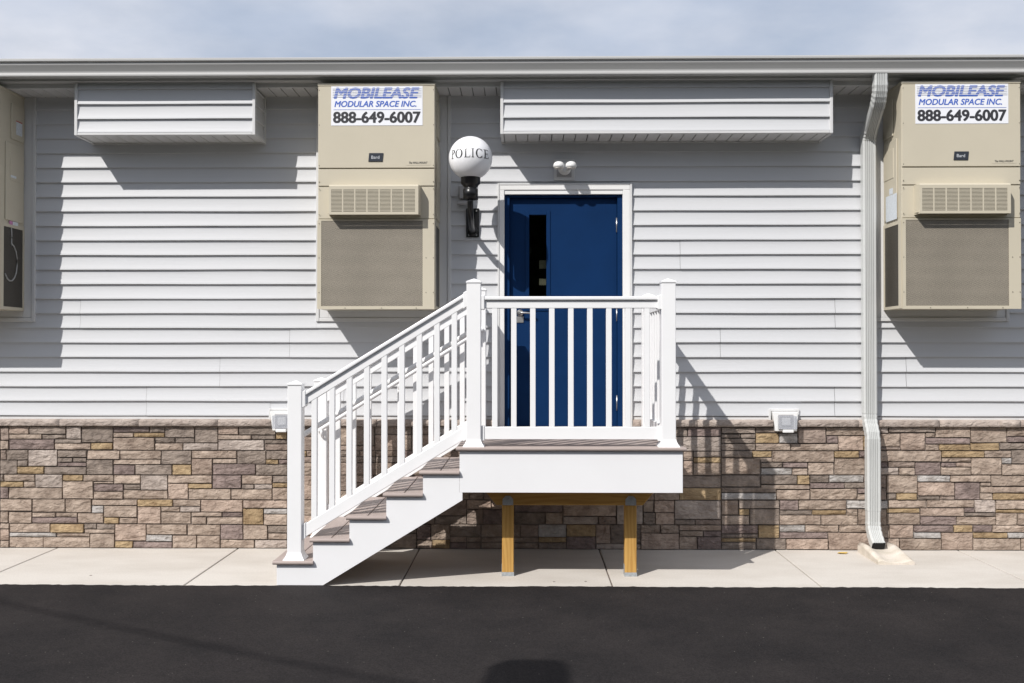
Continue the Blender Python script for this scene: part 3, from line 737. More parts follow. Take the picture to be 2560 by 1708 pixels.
MB().box(LX0, LX1, -0.01, 0.12, DZ0, DZ0+0.012).build('threshold', M['steel'], bld)
door = empty('door', (0, 0, 0)); door.parent = bld
GX0, GX1 = X(1323, LY), X(1366, LY); GZ1 = Z(537.5, LY, 1340); GZ0 = GZ1 - 0.80
lz0 = DZ0 + 0.02
b = MB(); b.box(LX0, GX0, LY, LY+0.044, lz0, LZ1); b.box(GX1, LX1, LY, LY+0.044, lz0, LZ1)
b.box(GX0, GX1, LY+0.0, LY+0.044, GZ1, LZ1); b.box(GX0, GX1, LY+0.0, LY+0.044, lz0, GZ0)
b.build('door_leaf', M['blue'], door)
b = MB(); w_ = 0.034
b.box(GX0-w_, GX0, LY-0.007, LY-0.0005, GZ0-w_, GZ1+w_); b.box(GX1, GX1+w_, LY-0.007, LY-0.0005, GZ0-w_, GZ1+w_)
b.box(GX0+.0002, GX1-.0002, LY-0.0069, LY-0.0005, GZ1, GZ1+w_); b.box(GX0+.0002, GX1-.0002, LY-0.0069, LY-0.0005, GZ0-w_, GZ0)
b.build('window_frame', M['blue'], door, bevel=0.002)
MB().box(GX0+0.0005, GX1-0.0005, LY+0.018, LY+0.024, GZ0+0.0005, GZ1-0.0005).build('window_pane', M['glass'], door)
for y0, y1 in ((651, 672), (697, 713)):
    MB().box(X(1348, LY+.03), GX1-0.002, LY+0.030, LY+0.033, Z(y1, LY+.03), Z(y0, LY+.03)).build('notice', M['notice'], door)
MB().box(GX0-0.3, GX1+0.3, 0.9, 0.92, GZ0-0.3, GZ1+0.3).build('dark_backing', M['inside'], door)  # dark sheet added behind the glass, standing for the unlit room
for ya, yb in ((544, 580), (771, 803), (989, 1027)):
    hx = X(1543, 0.0)
    MB().lathe([(0.007, Z(yb, 0.0)), (0.007, Z(ya, 0.0))], (hx, LY-0.009, 0), 12).build('hinge', M['steel'], door)
h = empty('handle', (0, 0, 0)); h.parent = door
hx, hz = X(1300, -0.0), Z(782, -0.0)
MB().lathe([(0.028, 0.0), (0.03, -0.006), (0.027, -0.016), (0.012, -0.018), (0.012, -0.05)], (hx, LY, hz), 24, 'y').tube(
    [(hx, LY-0.048, hz), (hx+0.02, LY-0.052, hz), (hx+0.06, LY-0.052, hz-0.002), (hx+0.115, LY-0.046, hz-0.006)], 0.009).build('lever', M['steel'], door)
bpy.data.objects.remove(h)
MB().box(hx-0.035, hx+0.03, LY-0.008, LY-0.0005, hz-0.085, hz-0.03).build('lock_plate', M['steel'], door, bevel=0.002)

# ------------------------------------------------------------------ air conditioners
def zl(y): return (772 - y) / 305.6
def make_ac():
    r = empty('wall_air_conditioner', (0, 0, 0))
    Hh = zl(203.5); W2 = 0.481; D = -0.424
    MB().box(-W2, W2, D+0.004, -0.02, 0.006, Hh-0.012).build('cabinet', M['beige'], r, bevel=0.003)
    MB().box(-W2-0.004, W2+0.004, D-0.012, -0.02, Hh-0.024, Hh).build('top_cap', M['beige'], r, bevel=0.004)
    up = MB(); up.box(-W2+0.002, W2-0.002, D-0.010, D+0.003, zl(417), Hh-0.026)
    up.build('upper_panel', M['beige'], r, bevel=0.003, seg=2)
    MB().box(-W2+0.002, W2-0.002, D-0.006, D+0.003, zl(462), zl(420)).build('band_panel', M['beige'], r, bevel=0.003, seg=2)
    MB().box(-W2+0.004, W2-0.004, D-0.001, D+0.003, zl(544), zl(464.5)).build('middle_panel', M['beige'], r, bevel=0.001)
    # lower panel, a frame round the perforated screen
    mx0, mx1, mz0, mz1 = -0.452, 0.382, zl(764.5), zl(550)
    b = MB(); y0, y1 = D-0.008, D+0.003
    b.box(-W2+0.002, mx0, y0, y1, 0.0, zl(546.5)); b.box(mx1, W2-0.002, y0, y1, 0.0, zl(546.5))
    b.box(mx0, mx1, y0, y1, 0.0, mz0); b.box(mx0, mx1, y0, y1, mz1, zl(546.5))
    b.build('lower_panel', M['beige'], r)
    MB().box(mx0, mx1, D-0.0045, D+0.0025, mz0, mz1).build('perforated_screen', M['mesh'], r)
    # louvred hood
    hd = empty('louvre_hood', (0, 0, 0)); hd.parent = r
    hx0, hx1, hz0, hz1, hy = -0.371, 0.356, zl(538), zl(463.5), D-0.098
    gx0, per, gw = -0.354, 0.0991, 0.0885; gz0, gz1 = zl(530.5), zl(474.5)
    b = MB(); fy = hy+0.004
    b.box(hx0, hx1, hy, fy, hz0, gz0); b.box(hx0, hx1, hy, fy, gz1, hz1-0.012)
    b.box(hx0, gx0, hy, fy, gz0, gz1); b.box(gx0+6*per+gw, hx1, hy, fy, gz0, gz1)
    for i in range(6): b.box(gx0+i*per+gw, gx0+(i+1)*per, hy, fy, gz0, gz1)
    b.poly([(hx0, hy, hz1-0.012), (hx1, hy, hz1-0.012), (hx1, hy+0.012, hz1), (hx0, hy+0.012, hz1), (hx1, D-0.001, hz1), (hx0, D-0.001, hz1)],
           [(0, 1, 2, 3), (3, 2, 4, 5)])
    for s, xx in ((-1, hx0), (1, hx1)):
        xo = xx + s*0.012
        b.poly([(xx, hy, hz0), (xx, hy, hz1-0.012), (xx, hy+0.012, hz1), (xo, D-0.001, hz1), (xo, D-0.001, hz0+0.0), (xx, hy+0.002, hz0)], [(0, 1, 2, 3, 4, 5)])
    b.box(hx0-0.012, hx1+0.012, hy+0.02, D-0.001, hz0+0.012, hz0+0.018)
    b.build('hood_shell', M['beige'], hd)
    MB().box(hx0+0.01, hx1-0.01, hy+0.022, hy+0.026, gz0-0.005, gz1+0.005).build('slot_shade_sheet', M['darkslot'], hd)  # dark sheet behind the slats, painting the shade inside the hood
    sl_ = MB(); ns = 17; pz = (gz1-gz0)/ns
    for i in range(7):
        for k in range(ns):
            za = gz0 + (k+0.5)*pz; xa, xb = gx0+i*per, gx0+i*per+gw
            sl_.poly([(xa, hy+0.0005, za), (xb, hy+0.0005, za), (xb, hy+0.0005, za+0.52*pz), (xa, hy+0.0005, za+0.52*pz), (xa, hy+0.012, za+0.9*pz), (xb, hy+0.012, za+0.9*pz)],
                     [(0, 1, 2, 3), (3, 2, 5, 4)])
    sl_.build('louvre_slats', M['beige'], hd, kind='stuff')
    # screws
    sc = MB()
    for sx in (-0.470, 0.470):
        for py in (221, 309, 411, 452, 470, 534, 557, 643, 730): sc.lathe([(0.004, 0.0), (0.0035, -0.004)], (sx, D-0.008, zl(py)), 8, 'y')
    for sx in (-0.255, 0.045, 0.33): sc.lathe([(0.004, 0.0), (0.0035, -0.004)], (sx, D-0.008, zl(769)), 8, 'y')
    for py in (643, 730): sc.lathe([(0.004, 0.0), (0.0035, -0.004)], (0.41, D-0.008, zl(py)), 8, 'y')
    sc.build('screws', M['screw'], r, kind='stuff')
    # sides
    for s in (-1, 1):
        xo = s*W2
        def sb(a, c, z0, z1, t, m, nm, bv=0.002):
            ya, yb = D+0.004 + a*0.40, D+0.004 + c*0.40
            return MB().box(xo+s*0.0005, xo+s*(0.0005+t), ya, yb, z0, z1).build(nm, m, r, bevel=bv)
        sb(0.42, 0.96, 3.495-2.043, 3.80-2.043, 0.010, M['beige'], 'access_panel', 0.003)
        p = sb(0.20, 0.93, 2.80-2.043, 3.455-2.043, 0.010, M['beige'], 'access_panel', 0.003)
        sb(0.36, 0.92, 3.14-2.043, 3.39-2.043, 0.0135, M['beige'], 'access_panel', 0.002)
        sb(0.16, 0.93, 0.03, 0.70, 0.002, M['meshside'], 'side_screen', 0)
        b = MB(); ya, yb = D+0.004, D+0.404
        b.box(xo+s*0.0005, xo+s*0.006, ya, ya+0.06, 0.006, 0.73); b.box(xo+s*0.0005, xo+s*0.006, ya+0.374, yb, 0.006, 0.73)
        b.box(xo+s*0.0005, xo+s*0.006, ya+0.06, ya+0.374, 0.70, 0.73); b.box(xo+s*0.0005, xo+s*0.006, ya+0.06, ya+0.374, 0.006, 0.03)
        b.build('side_frame', M['beige'], r)
    # sign
    sx0, sx1, sz0, sz1 = -0.372, 0.381, zl(310.5), zl(211.5)
    sg = MB().box(sx0, sx1, D-0.0125, D-0.0105, sz0, sz1).build('company_sign', M['signwhite'], r)
    cx_ = (sx0+sx1)/2; ys = D-0.0132
    zt = lambda zy: zl(100+zy/3.56)
    text('MOBILEASE', 0.09, M['signblue'], (cx_-0.002, ys, zt(459)), sg, bold=0.0055, shear=0.22, width=0.695, height=(505-412)/3.56/305.6)
    for i in range(6):
        zc = zt(418.5 + i*14.8); MB().box(sx0+0.01, sx1-0.01, ys-0.0030, ys-0.0015, zc-0.0015, zc+0.0015).build('white_stripe', M['signwhite'], sg)
    text('MODULAR SPACE INC.', 0.05, M['signblue'], (cx_-0.012, ys, zt(556)), sg, bold=0.0018, shear=0.22, width=0.672, height=(582-530)/3.56/305.6)
    MB().box(sx0+0.02, sx1-0.016, ys-0.0006, ys+0.0002, zt(609), zt(606)).build('rule_line', M['signblue'], sg)
    text('888-649-6007', 0.09, M['signblack'], (cx_, ys, zt(676)), sg, bold=0.0050, width=0.712, height=(724-628)/3.56/305.6)
    # badge and model plate
    bx0, bz0, bz1 = (660+928/3.56-940.5)/305.6, zt(1073), zt(997); bw = 0.117
    bdg = MB().prism([(bx0, bz0), (bx0+bw, bz0), (bx0+bw+0.007, bz1), (bx0+0.007, bz1)], 'y', D-0.016, D-0.0105).build('maker_badge', M['badge'], r, bevel=0.001)
    text('Bard', 0.03, M['badgetext'], (bx0+bw/2+0.003-0.003, D-0.0166, (bz0+bz1)/2), bdg, bold=0.0002, width=0.066)
    px0, px1 = (660+1267/3.56-940.5)/305.6, (660+1482/3.56-940.5)/305.6
    pl = MB().box(px0, px1, D-0.0115, D-0.0103, zt(1106), zt(1065)).build('model_plate', M['beige'], r)
    text('The WALL-MOUNT', 0.02, M['signblack'], ((px0+px1)/2, D-0.0120, zt(1084)), pl, bold=0.0003, shear=0.2, width=0.152, height=0.017)
    return r
ac0 = make_ac()
acz = 2.043
acs = [ac0] + [copy_tree(ac0) for _ in range(2)]
order = [1, 0, 2]
labs = ['beige wall mounted air conditioner over the stair, left of the globe lamp',
        'beige wall mounted air conditioner cut off by the left edge, its mesh side panel showing',
        'beige wall mounted air conditioner right of the downspout with white paper labels on its side']
for o, i, lb in zip(acs, order, labs):
    o.location = (ACX[i], 0, acz); tag(o, lb, 'air conditioner', 'beige air conditioners hung on the siding')
acC, acL, acR = acs
# left unit: labels and a loop of cable on the right side; right unit: papers on the left side
def side_label(ac, s, a, c, z0, z1, m, nm='paper_label', t=0.0115):
    xo = s*(0.481+t); y0 = -0.42
    return MB().box(xo, xo+s*0.001, y0+a*0.4, y0+c*0.4, z0-acz, z1-acz).build(nm, m, ac)
l = side_label(acL, 1, .60, .85, 3.545, 3.655, M['label']); side_label(acL, 1, .60, .85, 3.656, 3.665, M['labelred'], 'warning_band')
side_label(acL, 1, .37, .60, 3.165, 3.185, M['label'], t=0.0145)
side_label(acL, 1, .36, .50, 2.768, 2.80-0.002, M['labelpink'], t=0.0065); side_label(acL, 1, .505, .72, 2.768, 2.80-0.002, M['label'], t=0.0065)
cb_ = [(0.486, -0.42+0.4*(0.45+0.02*math.sin(3*t)), 2.74-acz-0.15*t) for t in [i/10 for i in range(11)]]
cb_ += [(0.487, -0.42+0.4*(0.42+0.28*math.sin(a)), 2.45-acz+0.16*math.cos(a)) for a in [R(10+22*i) for i in range(11)]]
MB().tube(cb_, 0.006, 8).build('cable_loop', M['cable'], acL)
side_label(acR, -1, .18, .80, 2.79, 3.005, M['label']); side_label(acR, -1, .40, .60, 3.01, 3.06, M['label'])

# ------------------------------------------------------------------ globe lamp
LD = -0.495
gx, gz = X(1176.5, LD, 396), Z(396, LD, 1176)
GR = 0.177
lamp = empty('globe_lamp', (gx, 0, gz))
tag(lamp, 'white globe lamp lettered POLICE on a black wall bracket beside the door', 'lamp')
gm = MB(); seg = 64; rg = 40
prof = [(GR*math.sin(math.pi*i/rg), -GR*math.cos(math.pi*i/rg)) for i in range(1, rg)]
gm.lathe(prof, (0, LD, 0), seg).build('glass_globe', M['globe'], lamp)
# serif letters wrapped round the globe
def rect(x0, x1, y0, y1): return ('r', x0, x1, y0, y1)
def arc(cx, cy, rx, ry, ix, iy, a0, a1, dxi=0): return ('a', cx, cy, rx, ry, ix, iy, a0, a1, dxi)
LET = {
 'P': (1.0, [rect(.16, .36, 0, 1), rect(0, .55, 0, .035), rect(0, .4, .965, 1), arc(.34, .735, .64, .275, .32, .215, -90, 90)]),
 'O': (1.0, [arc(.5, .5, .52, .53, .32, .465, 0, 360)]),
 'L': (1.0, [rect(.14, .33, 0, 1), rect(0, .48, .965, 1), rect(0, .95, 0, .045), rect(.90, .97, 0, .22)]),
 'I': (1.0, [rect(.30, .70, 0, 1), rect(0, 1, 0, .035), rect(0, 1, .965, 1)]),
 'C': (1.0, [arc(.53, .5, .54, .53, .33, .465, 42, 318), rect(.90, .95, .68, .98), rect(.86, .94, .03, .26)]),
 'E': (1.0, [rect(.15, .36, 0, 1), rect(0, .9, 0, .045), rect(0, .86, .955, 1), rect(.3, .68, .49, .53), rect(.64, .70, .38, .64), rect(.90, .97, 0, .22), rect(.82, .88, .80, 1)]),
}
def wrap(u, v, a0, a1, la0, la1):
    lon = R(a0 + (a1-a0)*u) + R(3.0); lat = R(la0 + (la1-la0)*v); r_ = GR + 0.0007
    return (r_*math.cos(lat)*math.sin(lon), LD - r_*math.cos(lat)*math.cos(lon), r_*math.sin(lat))
for ch, a0, a1 in (('P', -59.5, -45.0), ('O', -42.8, -21.3), ('L', -16.4, -0.4), ('I', 2.6, 9.4), ('C', 13.9, 33.2), ('E', 36.8, 55.5)):
    m = MB()
    for s in LET[ch][1]:
        if s[0] == 'r':
            _, x0, x1, y0, y1 = s
            if y1-y0 < 0.06: ym = min(max((y0+y1)/2, 0.035), 0.965); y0, y1 = ym-0.035, ym+0.035
            nu = max(1, int((x1-x0)*6)); nv = max(1, int((y1-y0)*8)); o0 = len(m.v)
            for j in range(nv+1):
                for i in range(nu+1): m.v.append(wrap(x0+(x1-x0)*i/nu, y0+(y1-y0)*j/nv, a0, a1, -8.5, 15.0))
            for j in range(nv):
                for i in range(nu): m.f.append([o0+j*(nu+1)+i, o0+j*(nu+1)+i+1, o0+(j+1)*(nu+1)+i+1, o0+(j+1)*(nu+1)+i]); m.sm.append(True)
        else:
            _, cx, cy, rx, ry, ix, iy, b0, b1, dxi = s; n_ = 28; o0 = len(m.v)
            for i in range(n_+1):
                a = R(b0+(b1-b0)*i/n_)
                m.v.append(wrap(cx+rx*math.cos(a), cy+ry*math.sin(a), a0, a1, -8.5, 15.0)); m.v.append(wrap(cx+ix*math.cos(a), cy+iy*math.sin(a), a0, a1, -8.5, 15.0))
            for i in range(n_): m.f.append([o0+2*i, o0+2*i+2, o0+2*i+3, o0+2*i+1]); m.sm.append(True)
    m.build('letter', M['letter'], lamp)
def lz(py): return Z(py, LD, 1176) - gz
prof = [(0.060, lz(499)), (0.061, lz(474)), (0.050, lz(472)), (0.050, lz(469)), (0.058, lz(467)), (0.066, lz(463)), (0.079, lz(460)), (0.080, lz(444)), (0.083, lz(443)), (0.083, lz(440.5)), (0.06, lz(439))]
MB().lathe(prof, (0, LD, 0), 28).build('fitter_collar', M['blackmetal'], lamp)
pt = Z(521, -0.03, 1182)-gz; pb = Z(593, -0.03, 1182)-gz; pcx = X(1181.5, -0.03, 560)-gx
MB().box(pcx-0.056, pcx+0.056, -0.030, -0.019, pb, pt).build('wall_plate', M['blackmetal'], lamp, bevel=0.003)
path = []
z_b = pb+0.05; z_t = lz(498)
for i in range(15):
    a = R(90*i/14)
    path.append((pcx*(1-i/14), -0.03 - (0.49)*math.sin(a)**1.0, z_b + (z_t - z_b)*(1-math.cos(a))))
MB().tube(path, 0.024, 14).build('curved_arm', M['blackmetal'], lamp)
MB().lathe([(0.045, 0.0), (0.042, -0.015), (0.028, -0.025)], (pcx, -0.030, z_b), 20, 'y').build('arm_flange', M['blackmetal'], lamp)
for sx in (-0.033, 0.033):
    for zz in (pt-0.022, pb+0.018): MB().lathe([(0.008, 0.0), (0.006, -0.006)], (pcx+sx, -0.030, zz), 10, 'y').build('bolt', M['steel'], lamp)

# socket box with a clear cover behind the lamp
def ubox(x0, x1, y0, y1, z0, z1, th=0.004):
    m = MB(); m.box(x0, x1, y0, y0+th, z0, z1); m.box(x0, x0+th, y0+th, y1, z0, z1); m.box(x1-th, x1, y0+th, y1, z0, z1)
    m.box(x0+th, x1-th, y0+th, y1, z1-th, z1); m.box(x0+th, x1-th, y0+th, y1, z0, z0+th); return m
hb = empty('photocell_box', (X(1160, -0.03, 490), 0, Z(490, -0.03, 1160)))
tag(hb, 'small grey weatherproof cover on the siding half hidden behind the globe lamp', 'electrical box')
MB().box(-0.048, 0.048, -0.034, -0.018, -0.05, 0.085).build('back_plate', M['fixgrey'], hb, bevel=0.003)
MB().box(-0.036, 0.036, -0.085, -0.0345, -0.03, 0.065).build('cover', M['fixgrey'], hb, bevel=0.006, seg=2)
MB().box(-0.058, 0.058, -0.10, -0.0345, -0.078, -0.051).build('hinge_hood', M['fixgrey'], hb, bevel=0.004, seg=2)

# twin emergency light over the door
ex, ez = X(1410.5, -0.03, 425), Z(424, -0.03, 1410)
el = empty('emergency_light', (ex, 0, ez)); tag(el, 'white twin head emergency light mounted on the siding above the blue door', 'light')
MB().box(-0.089, 0.089, -0.030, -0.004, -0.093, 0.088).build('mounting_block', M['trim'], el, bevel=0.004)
MB().box(-0.064, 0.064, -0.038, -0.0305, -0.066, 0.062).build('cover_plate', M['fixgrey'], el, bevel=0.003)
MB().lathe([(0.055, 0.0), (0.055, -0.012), (0.048, -0.026), (0.03, -0.034)], (0.003, -0.0385, 0.004), 28, 'y').build('round_base', M['fixture'], el)
for s in (-1, 1):
    hd = MB(); cx, cy, cz = s*0.052+0.001, -0.17, 0.012
    pr = [(0.040, -0.022), (0.046, -0.018), (0.047, -0.004), (0.044, 0.010), (0.034, 0.022), (0.018, 0.029), (0.004, 0.031)]
    hd.lathe(pr, (cx, cy, cz), 24)
    o = hd.build('lamp_head', M['fixture'], el)
    MB().lathe([(0.038, -0.030), (0.040, -0.0225)], (cx, cy, cz), 20).build('lens', M['lens'], el)
    MB().tube([(s*0.022, -0.06, -0.012), (s*0.03, -0.09, -0.02), (s*0.04, -0.155, -0.014)], 0.011, 8).build('swivel_arm', M['fixture'], el)

# socket boxes at the foot of the siding
def socket(cx, lab):
    r = empty('outlet_box', (cx, 0, Z(1052, -0.03))); z0 = r.location.z
    b = MB(); zt_, zb_ = 0.102, -0.012
    for s in (-1, 1): b.box(s*0.112, s*0.13, -0.03, 0.01, zb_+0.012, zt_)
    b.box(-0.112, 0.112, -0.0298, 0.01, zt_-0.02, zt_)
    b.build('channel_trim', M['trim'], r, bevel=0.003)
    MB().prism([(-0.108, zt_-0.022), (0.108, zt_-0.022), (0.096, -0.085), (-0.086, -0.085)], 'y', -0.075, 0.0).build('mounting_block', M['fixture'], r, bevel=0.004)
    MB().box(-0.064, 0.064, -0.084, -0.0755, -0.068, 0.058).build('cover_base', M['fixgrey'], r, bevel=0.003)
    ubox(-0.07, 0.078, -0.145, -0.0845, -0.062, 0.048).build('clear_cover', M['clear'], r, bevel=0.0015)
    MB().box(-0.036, 0.036, -0.100, -0.0845, -0.034, 0.030).build('receptacle', M['fixture'], r, bevel=0.004)
    MB().box(-0.04, 0.05, -0.15, -0.11, -0.092, -0.066).build('cord_port', M['fixture'], r, bevel=0.004)
    tag(r, lab, 'outlet', 'outlet boxes along the top of the stone base')
    return r
socket(LBX[0], 'weatherproof outlet box on the wall, half hidden behind the lowest stair post')
socket(LBX[1], 'weatherproof outlet box on the wall between the stair and the downspout')

# ------------------------------------------------------------------ downspout and splash block
DSX = X(2171, -0.065, 600)
ds = empty('downspout', (DSX, 0, 0)); tag(ds, 'pale grey corrugated metal downspout running from the gutter to the sidewalk', 'downspout')
def ribbed(hw, hd_):
    p = []; n = 5
    for i in range(n):    # front with ribs
        u0 = -hw*0.66 + 2*hw*0.66*i/n; wv = 2*hw*0.66/n
        p += [(u0, -hd_), (u0+wv*0.10, -hd_+0.008), (u0+wv*0.38, -hd_+0.008), (u0+wv*0.48, -hd_)]
    p = [(-hw, -hd_+0.010), (-hw+0.01, -hd_)] + p + [(hw-0.01, -hd_), (hw, -hd_+0.010), (hw, hd_-0.01), (hw-0.01, hd_), (-hw+0.01, hd_), (-hw, hd_-0.01)]
    return p
def spout(path, name, hw=0.054, hd_=0.039, cr=False, caps=True):
    """path: list of (x, y, z); sections stay level in x and turn in the y-z plane"""
    P = [Vector(p) for p in path]; sec = ribbed(hw, hd_); n = len(sec); m = MB()
    for i, p in enumerate(P):
        d = (P[min(i+1, len(P)-1)] - P[max(i-1, 0)]).normalized()
        nrm = Vector((0, d.z, -d.y)); 
        if nrm.length < 1e-4: nrm = Vector((0, -1, 0))
        nrm.normalize()
        if d.z > 0: nrm = -nrm
        k = 1.0
        if cr and 0 < i < len(P)-1: k = 0.97 if i % 2 else 1.03
        for (u, v) in sec: 
            q = p + Vector((u*k, 0, 0)) - nrm*(v*k) * (-1)
            m.v.append((p.x + u*k, p.y + nrm.y*(-v*k)*(-1) if False else p.y - nrm.y*v*k, p.z - nrm.z*v*k))
    for i in range(len(P)-1):
        for k in range(n):
            k2 = (k+1) % n; m.f.append([i*n+k, i*n+k2, (i+1)*n+k2, (i+1)*n+k]); m.sm.append(False)
    return m.build(name, M['spout'], ds)
YU, YLo = -0.072, -0.150
ztop = 3.952
ux = X(2199.5, -0.45, 200) - DSX
def bend(p0, p1, p2, n=7):
    p0, p1, p2 = map(Vector, (p0, p1, p2)); return [tuple((1-t)**2*p0 + 2*t*(1-t)*p1 + t*t*p2) for t in [i/n for i in range(n+1)]]
z_el = Z(232, -0.42, 2190)
spout([(ux*0.97, -0.452, ztop), (ux*0.97, -0.452, 3.90)] + bend((ux*0.97, -0.452, 3.86), (ux*0.93, -0.44, 3.77), (ux*0.75, -0.36, 3.71), 9), 'top_elbow', cr=True)
spout([(ux*0.75, -0.36, 3.71), (ux*0.15, -0.16, 3.59)], 'offset_pipe', 0.053, 0.038)
spout(bend((ux*0.15, -0.16, 3.59), (0.0, YU, 3.53), (0, YU, 3.46), 9) + [(0, YU, 3.38)], 'lower_elbow', cr=True)
zc = Z(335, YU, 2170)
spout([(0, YU, zc+0.0), (0, YU, 1.17)], 'upper_pipe', 0.057, 0.041)
spout([(0, YU, 1.20)] + bend((0, YU, 1.17), (0, YU, 1.10), (0, (YU+YLo)/2, 1.05), 5) + bend((0, (YU+YLo)/2, 1.05), (0, YLo, 1.0), (0, YLo, 0.93), 5)[1:], 'jog_elbow', 0.055, 0.040, cr=True)
spout([(0, YLo, 0.94), (0, YLo, 0.36)], 'lower_pipe', 0.057, 0.041)
spout([(0, YLo, 0.40), (0, YLo, 0.27)] + bend((0, YLo, 0.25), (0, YLo-0.01, 0.16), (0, YLo-0.13, 0.085), 8), 'outlet_elbow', 0.055, 0.040, cr=True)
ol = ds.children[-1]
# black sheet across the outlet, painting the shade inside the pipe
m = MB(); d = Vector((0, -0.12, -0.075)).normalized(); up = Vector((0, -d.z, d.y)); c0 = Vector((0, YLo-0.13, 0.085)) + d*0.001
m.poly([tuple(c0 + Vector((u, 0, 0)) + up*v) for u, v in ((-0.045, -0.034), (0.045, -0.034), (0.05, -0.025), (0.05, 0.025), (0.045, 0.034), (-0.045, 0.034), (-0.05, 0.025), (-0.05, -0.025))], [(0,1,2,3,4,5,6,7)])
m.build('outlet_shade_sheet', M['black'], ds)
st_ = MB()
for zz in (zc-0.05, 1.9, 0.62): pass

sbx0, sbx1 = X(2146, -0.13, 1352), X(2232, -0.13, 1352)
sb_ = MB(); yb0, yb1 = -0.11, -0.60
def sbz(x, y):
    pass
rows = [(yb0, 0.085, 0.062), (-0.25, 0.085, 0.055), (-0.42, 0.065, 0.035), (-0.56, 0.040, 0.018), (yb1, 0.030, 0.012)]
xsn = [0, .06, .14, .24, .34, .5, .66, .76, .86, .94, 1]
for i, (yy, ht, hc) in enumerate(rows):
    for u in xsn:
        k = min(1, abs(u-0.5)/0.36); zz = hc + (ht-hc)*(k**3)
        if u in (0, 1): zz *= 0.75
        sb_.v.append((sbx0 + (sbx1-sbx0)*u, yy, zz + random.uniform(-.0008, .0008)))
nu = len(xsn)
for i in range(len(rows)-1):
    for k in range(nu-1): sb_.f.append([i*nu+k, i*nu+k+1, (i+1)*nu+k+1, (i+1)*nu+k]); sb_.sm.append(True)
base = len(sb_.v)
ring = [k for k in range(nu)] + [i*nu+nu-1 for i in range(1, len(rows))] + [(len(rows)-1)*nu+k for k in range(nu-2, -1, -1)] + [i*nu for i in range(len(rows)-2, 0, -1)]
for r_ in ring: p = sb_.v[r_]; sb_.v.append((p[0], p[1], 0.0))
for k in range(len(ring)): k2 = (k+1) % len(ring); sb_.f.append([ring[k], base+k, base+k2, ring[k2]]); sb_.sm.append(False)
spb = sb_.build('splash_block', M['splash']); tag(spb, 'cream cast concrete splash block on the sidewalk under the downspout outlet', 'splash block')
lf = MB(); lx, ly = X(2107, -0.2, 1380), -0.17
lf.poly([(lx-0.04, ly, 0.004), (lx-0.02, ly-0.028, 0.012), (lx+0.03, ly-0.024, 0.006), (lx+0.055, ly+0.004, 0.014), (lx+0.03, ly+0.03, 0.004), (lx-0.015, ly+0.02, 0.010)], [(0, 1, 2, 5), (5, 2, 3, 4)])
tag(lf.build('fallen_leaf', M['leafm']), 'dry yellow fallen leaf on the sidewalk left of the splash block', 'leaf')

# ------------------------------------------------------------------ entrance stair and landing
stair = empty('entrance_stair', (0, -0.7, 0)); tag(stair, 'white railed entrance stair and landing with grey brown treads at the blue door', 'stairs')
SO = Vector((0, -0.7, 0))
def P_(mb, name, m, bevel=0, seg=1, parent=None, kind=None):
    mb.v = [(v[0], v[1]+0.7, v[2]) for v in mb.v]
    o = mb.build(name, m, parent or stair, bevel, seg, kind); return o
FY = -1.38
def fx(px, y=FY): return X(px, y, 1150)
def fz(py, y=FY, px=1300): return Z(py, y, px)
DK = fz(1119, -1.41)                # deck level
DXL, DXR = fx(1149), fx(1707)
# treads
tz = [fz(p, -1.41) for p in (1405.5, 1349, 1292.5, 1235, 1179)]
tl = [fx(p, -1.41) for p in (681.5, 774, 865, 957, 1047.5)]
trt = [fx(p, -1.41) for p in (783, 874, 966, 1057.5, 1149)]
BYS = -0.436
def nosing(x0, x1, yf, zt, th=0.027, w=0.045):
    pr = []
    for i in range(7):
        a = R(90 + 180*i/6); pr.append((yf + th/2 + th/2*math.cos(a)*1.0, zt - th/2 + th/2*math.sin(a)))
    pr += [(yf+w, zt-th), (yf+w, zt)]
    return MB().prism(pr, 'x', x0, x1)
sx_ = [fx(p) for p in (692.5, 783, 874, 966, 1057.5, 1149)]
for i in range(5):
    z, a, c = tz[i], tl[i], trt[i] - 0.002
    P_(nosing(a, c, -1.41, z), 'tread_nosing', M['treadx'])
    mid = (a+c)/2 + 0.005
    P_(MB().box(sx_[i]+0.004, c-0.004, -1.34, BYS-0.035, z-0.045, z-0.0275), 'light_stop_board', M['wood'])  # added board that stops sun leaking through the tread seams
    P_(MB().box(a, mid-0.003, -1.363, BYS-0.002, z-0.026, z-0.0005), 'tread_board', M['tread'], 0.003)
    P_(MB().box(mid+0.003, c, -1.363, BYS-0.002, z-0.026, z-0.0005), 'tread_board', M['tread'], 0.003)
# stringers (front white board with steps, and its twin at the back)
sx = [fx(p) for p in (692.5, 783, 874, 966, 1057.5, 1149)]
outl = [(sx[0], 0.006)]
for i in range(5): outl += [(sx[i], tz[i]-0.028), (sx[i+1], tz[i]-0.028)] if i else [(sx[0], tz[0]-0.028), (sx[1], tz[0]-0.028)]
outl += [(fx(1149)-0.0015, tz[4]-0.028)] 
xb_ = fx(1149) - 0.0015
outl = outl[:-2] + [(xb_, tz[4]-0.028), (xb_, fz(1231)), (fx(1156), fz(1231.5)-0.0015), (fx(1156), fz(1251)), (fx(808), 0.006)]
for y0, y1 in ((FY, FY+0.03), (BYS-0.03, BYS)):
    P_(MB().prism(outl, 'y', y0, y1), 'stringer', M['fascia_white'])
for i in range(5):
    P_(MB().box(sx[i]-0.0012, sx[i]+0.020, FY+0.031, BYS-0.031, (tz[i-1]-0.05 if i else 0.004)+0.001, tz[i]-0.046), 'riser', M['fascia_white'])
P_(MB().box(DXL-0.001, DXL+0.02, FY+0.031, -0.05, fz(1232), DK-0.028), 'riser', M['fascia_white'])
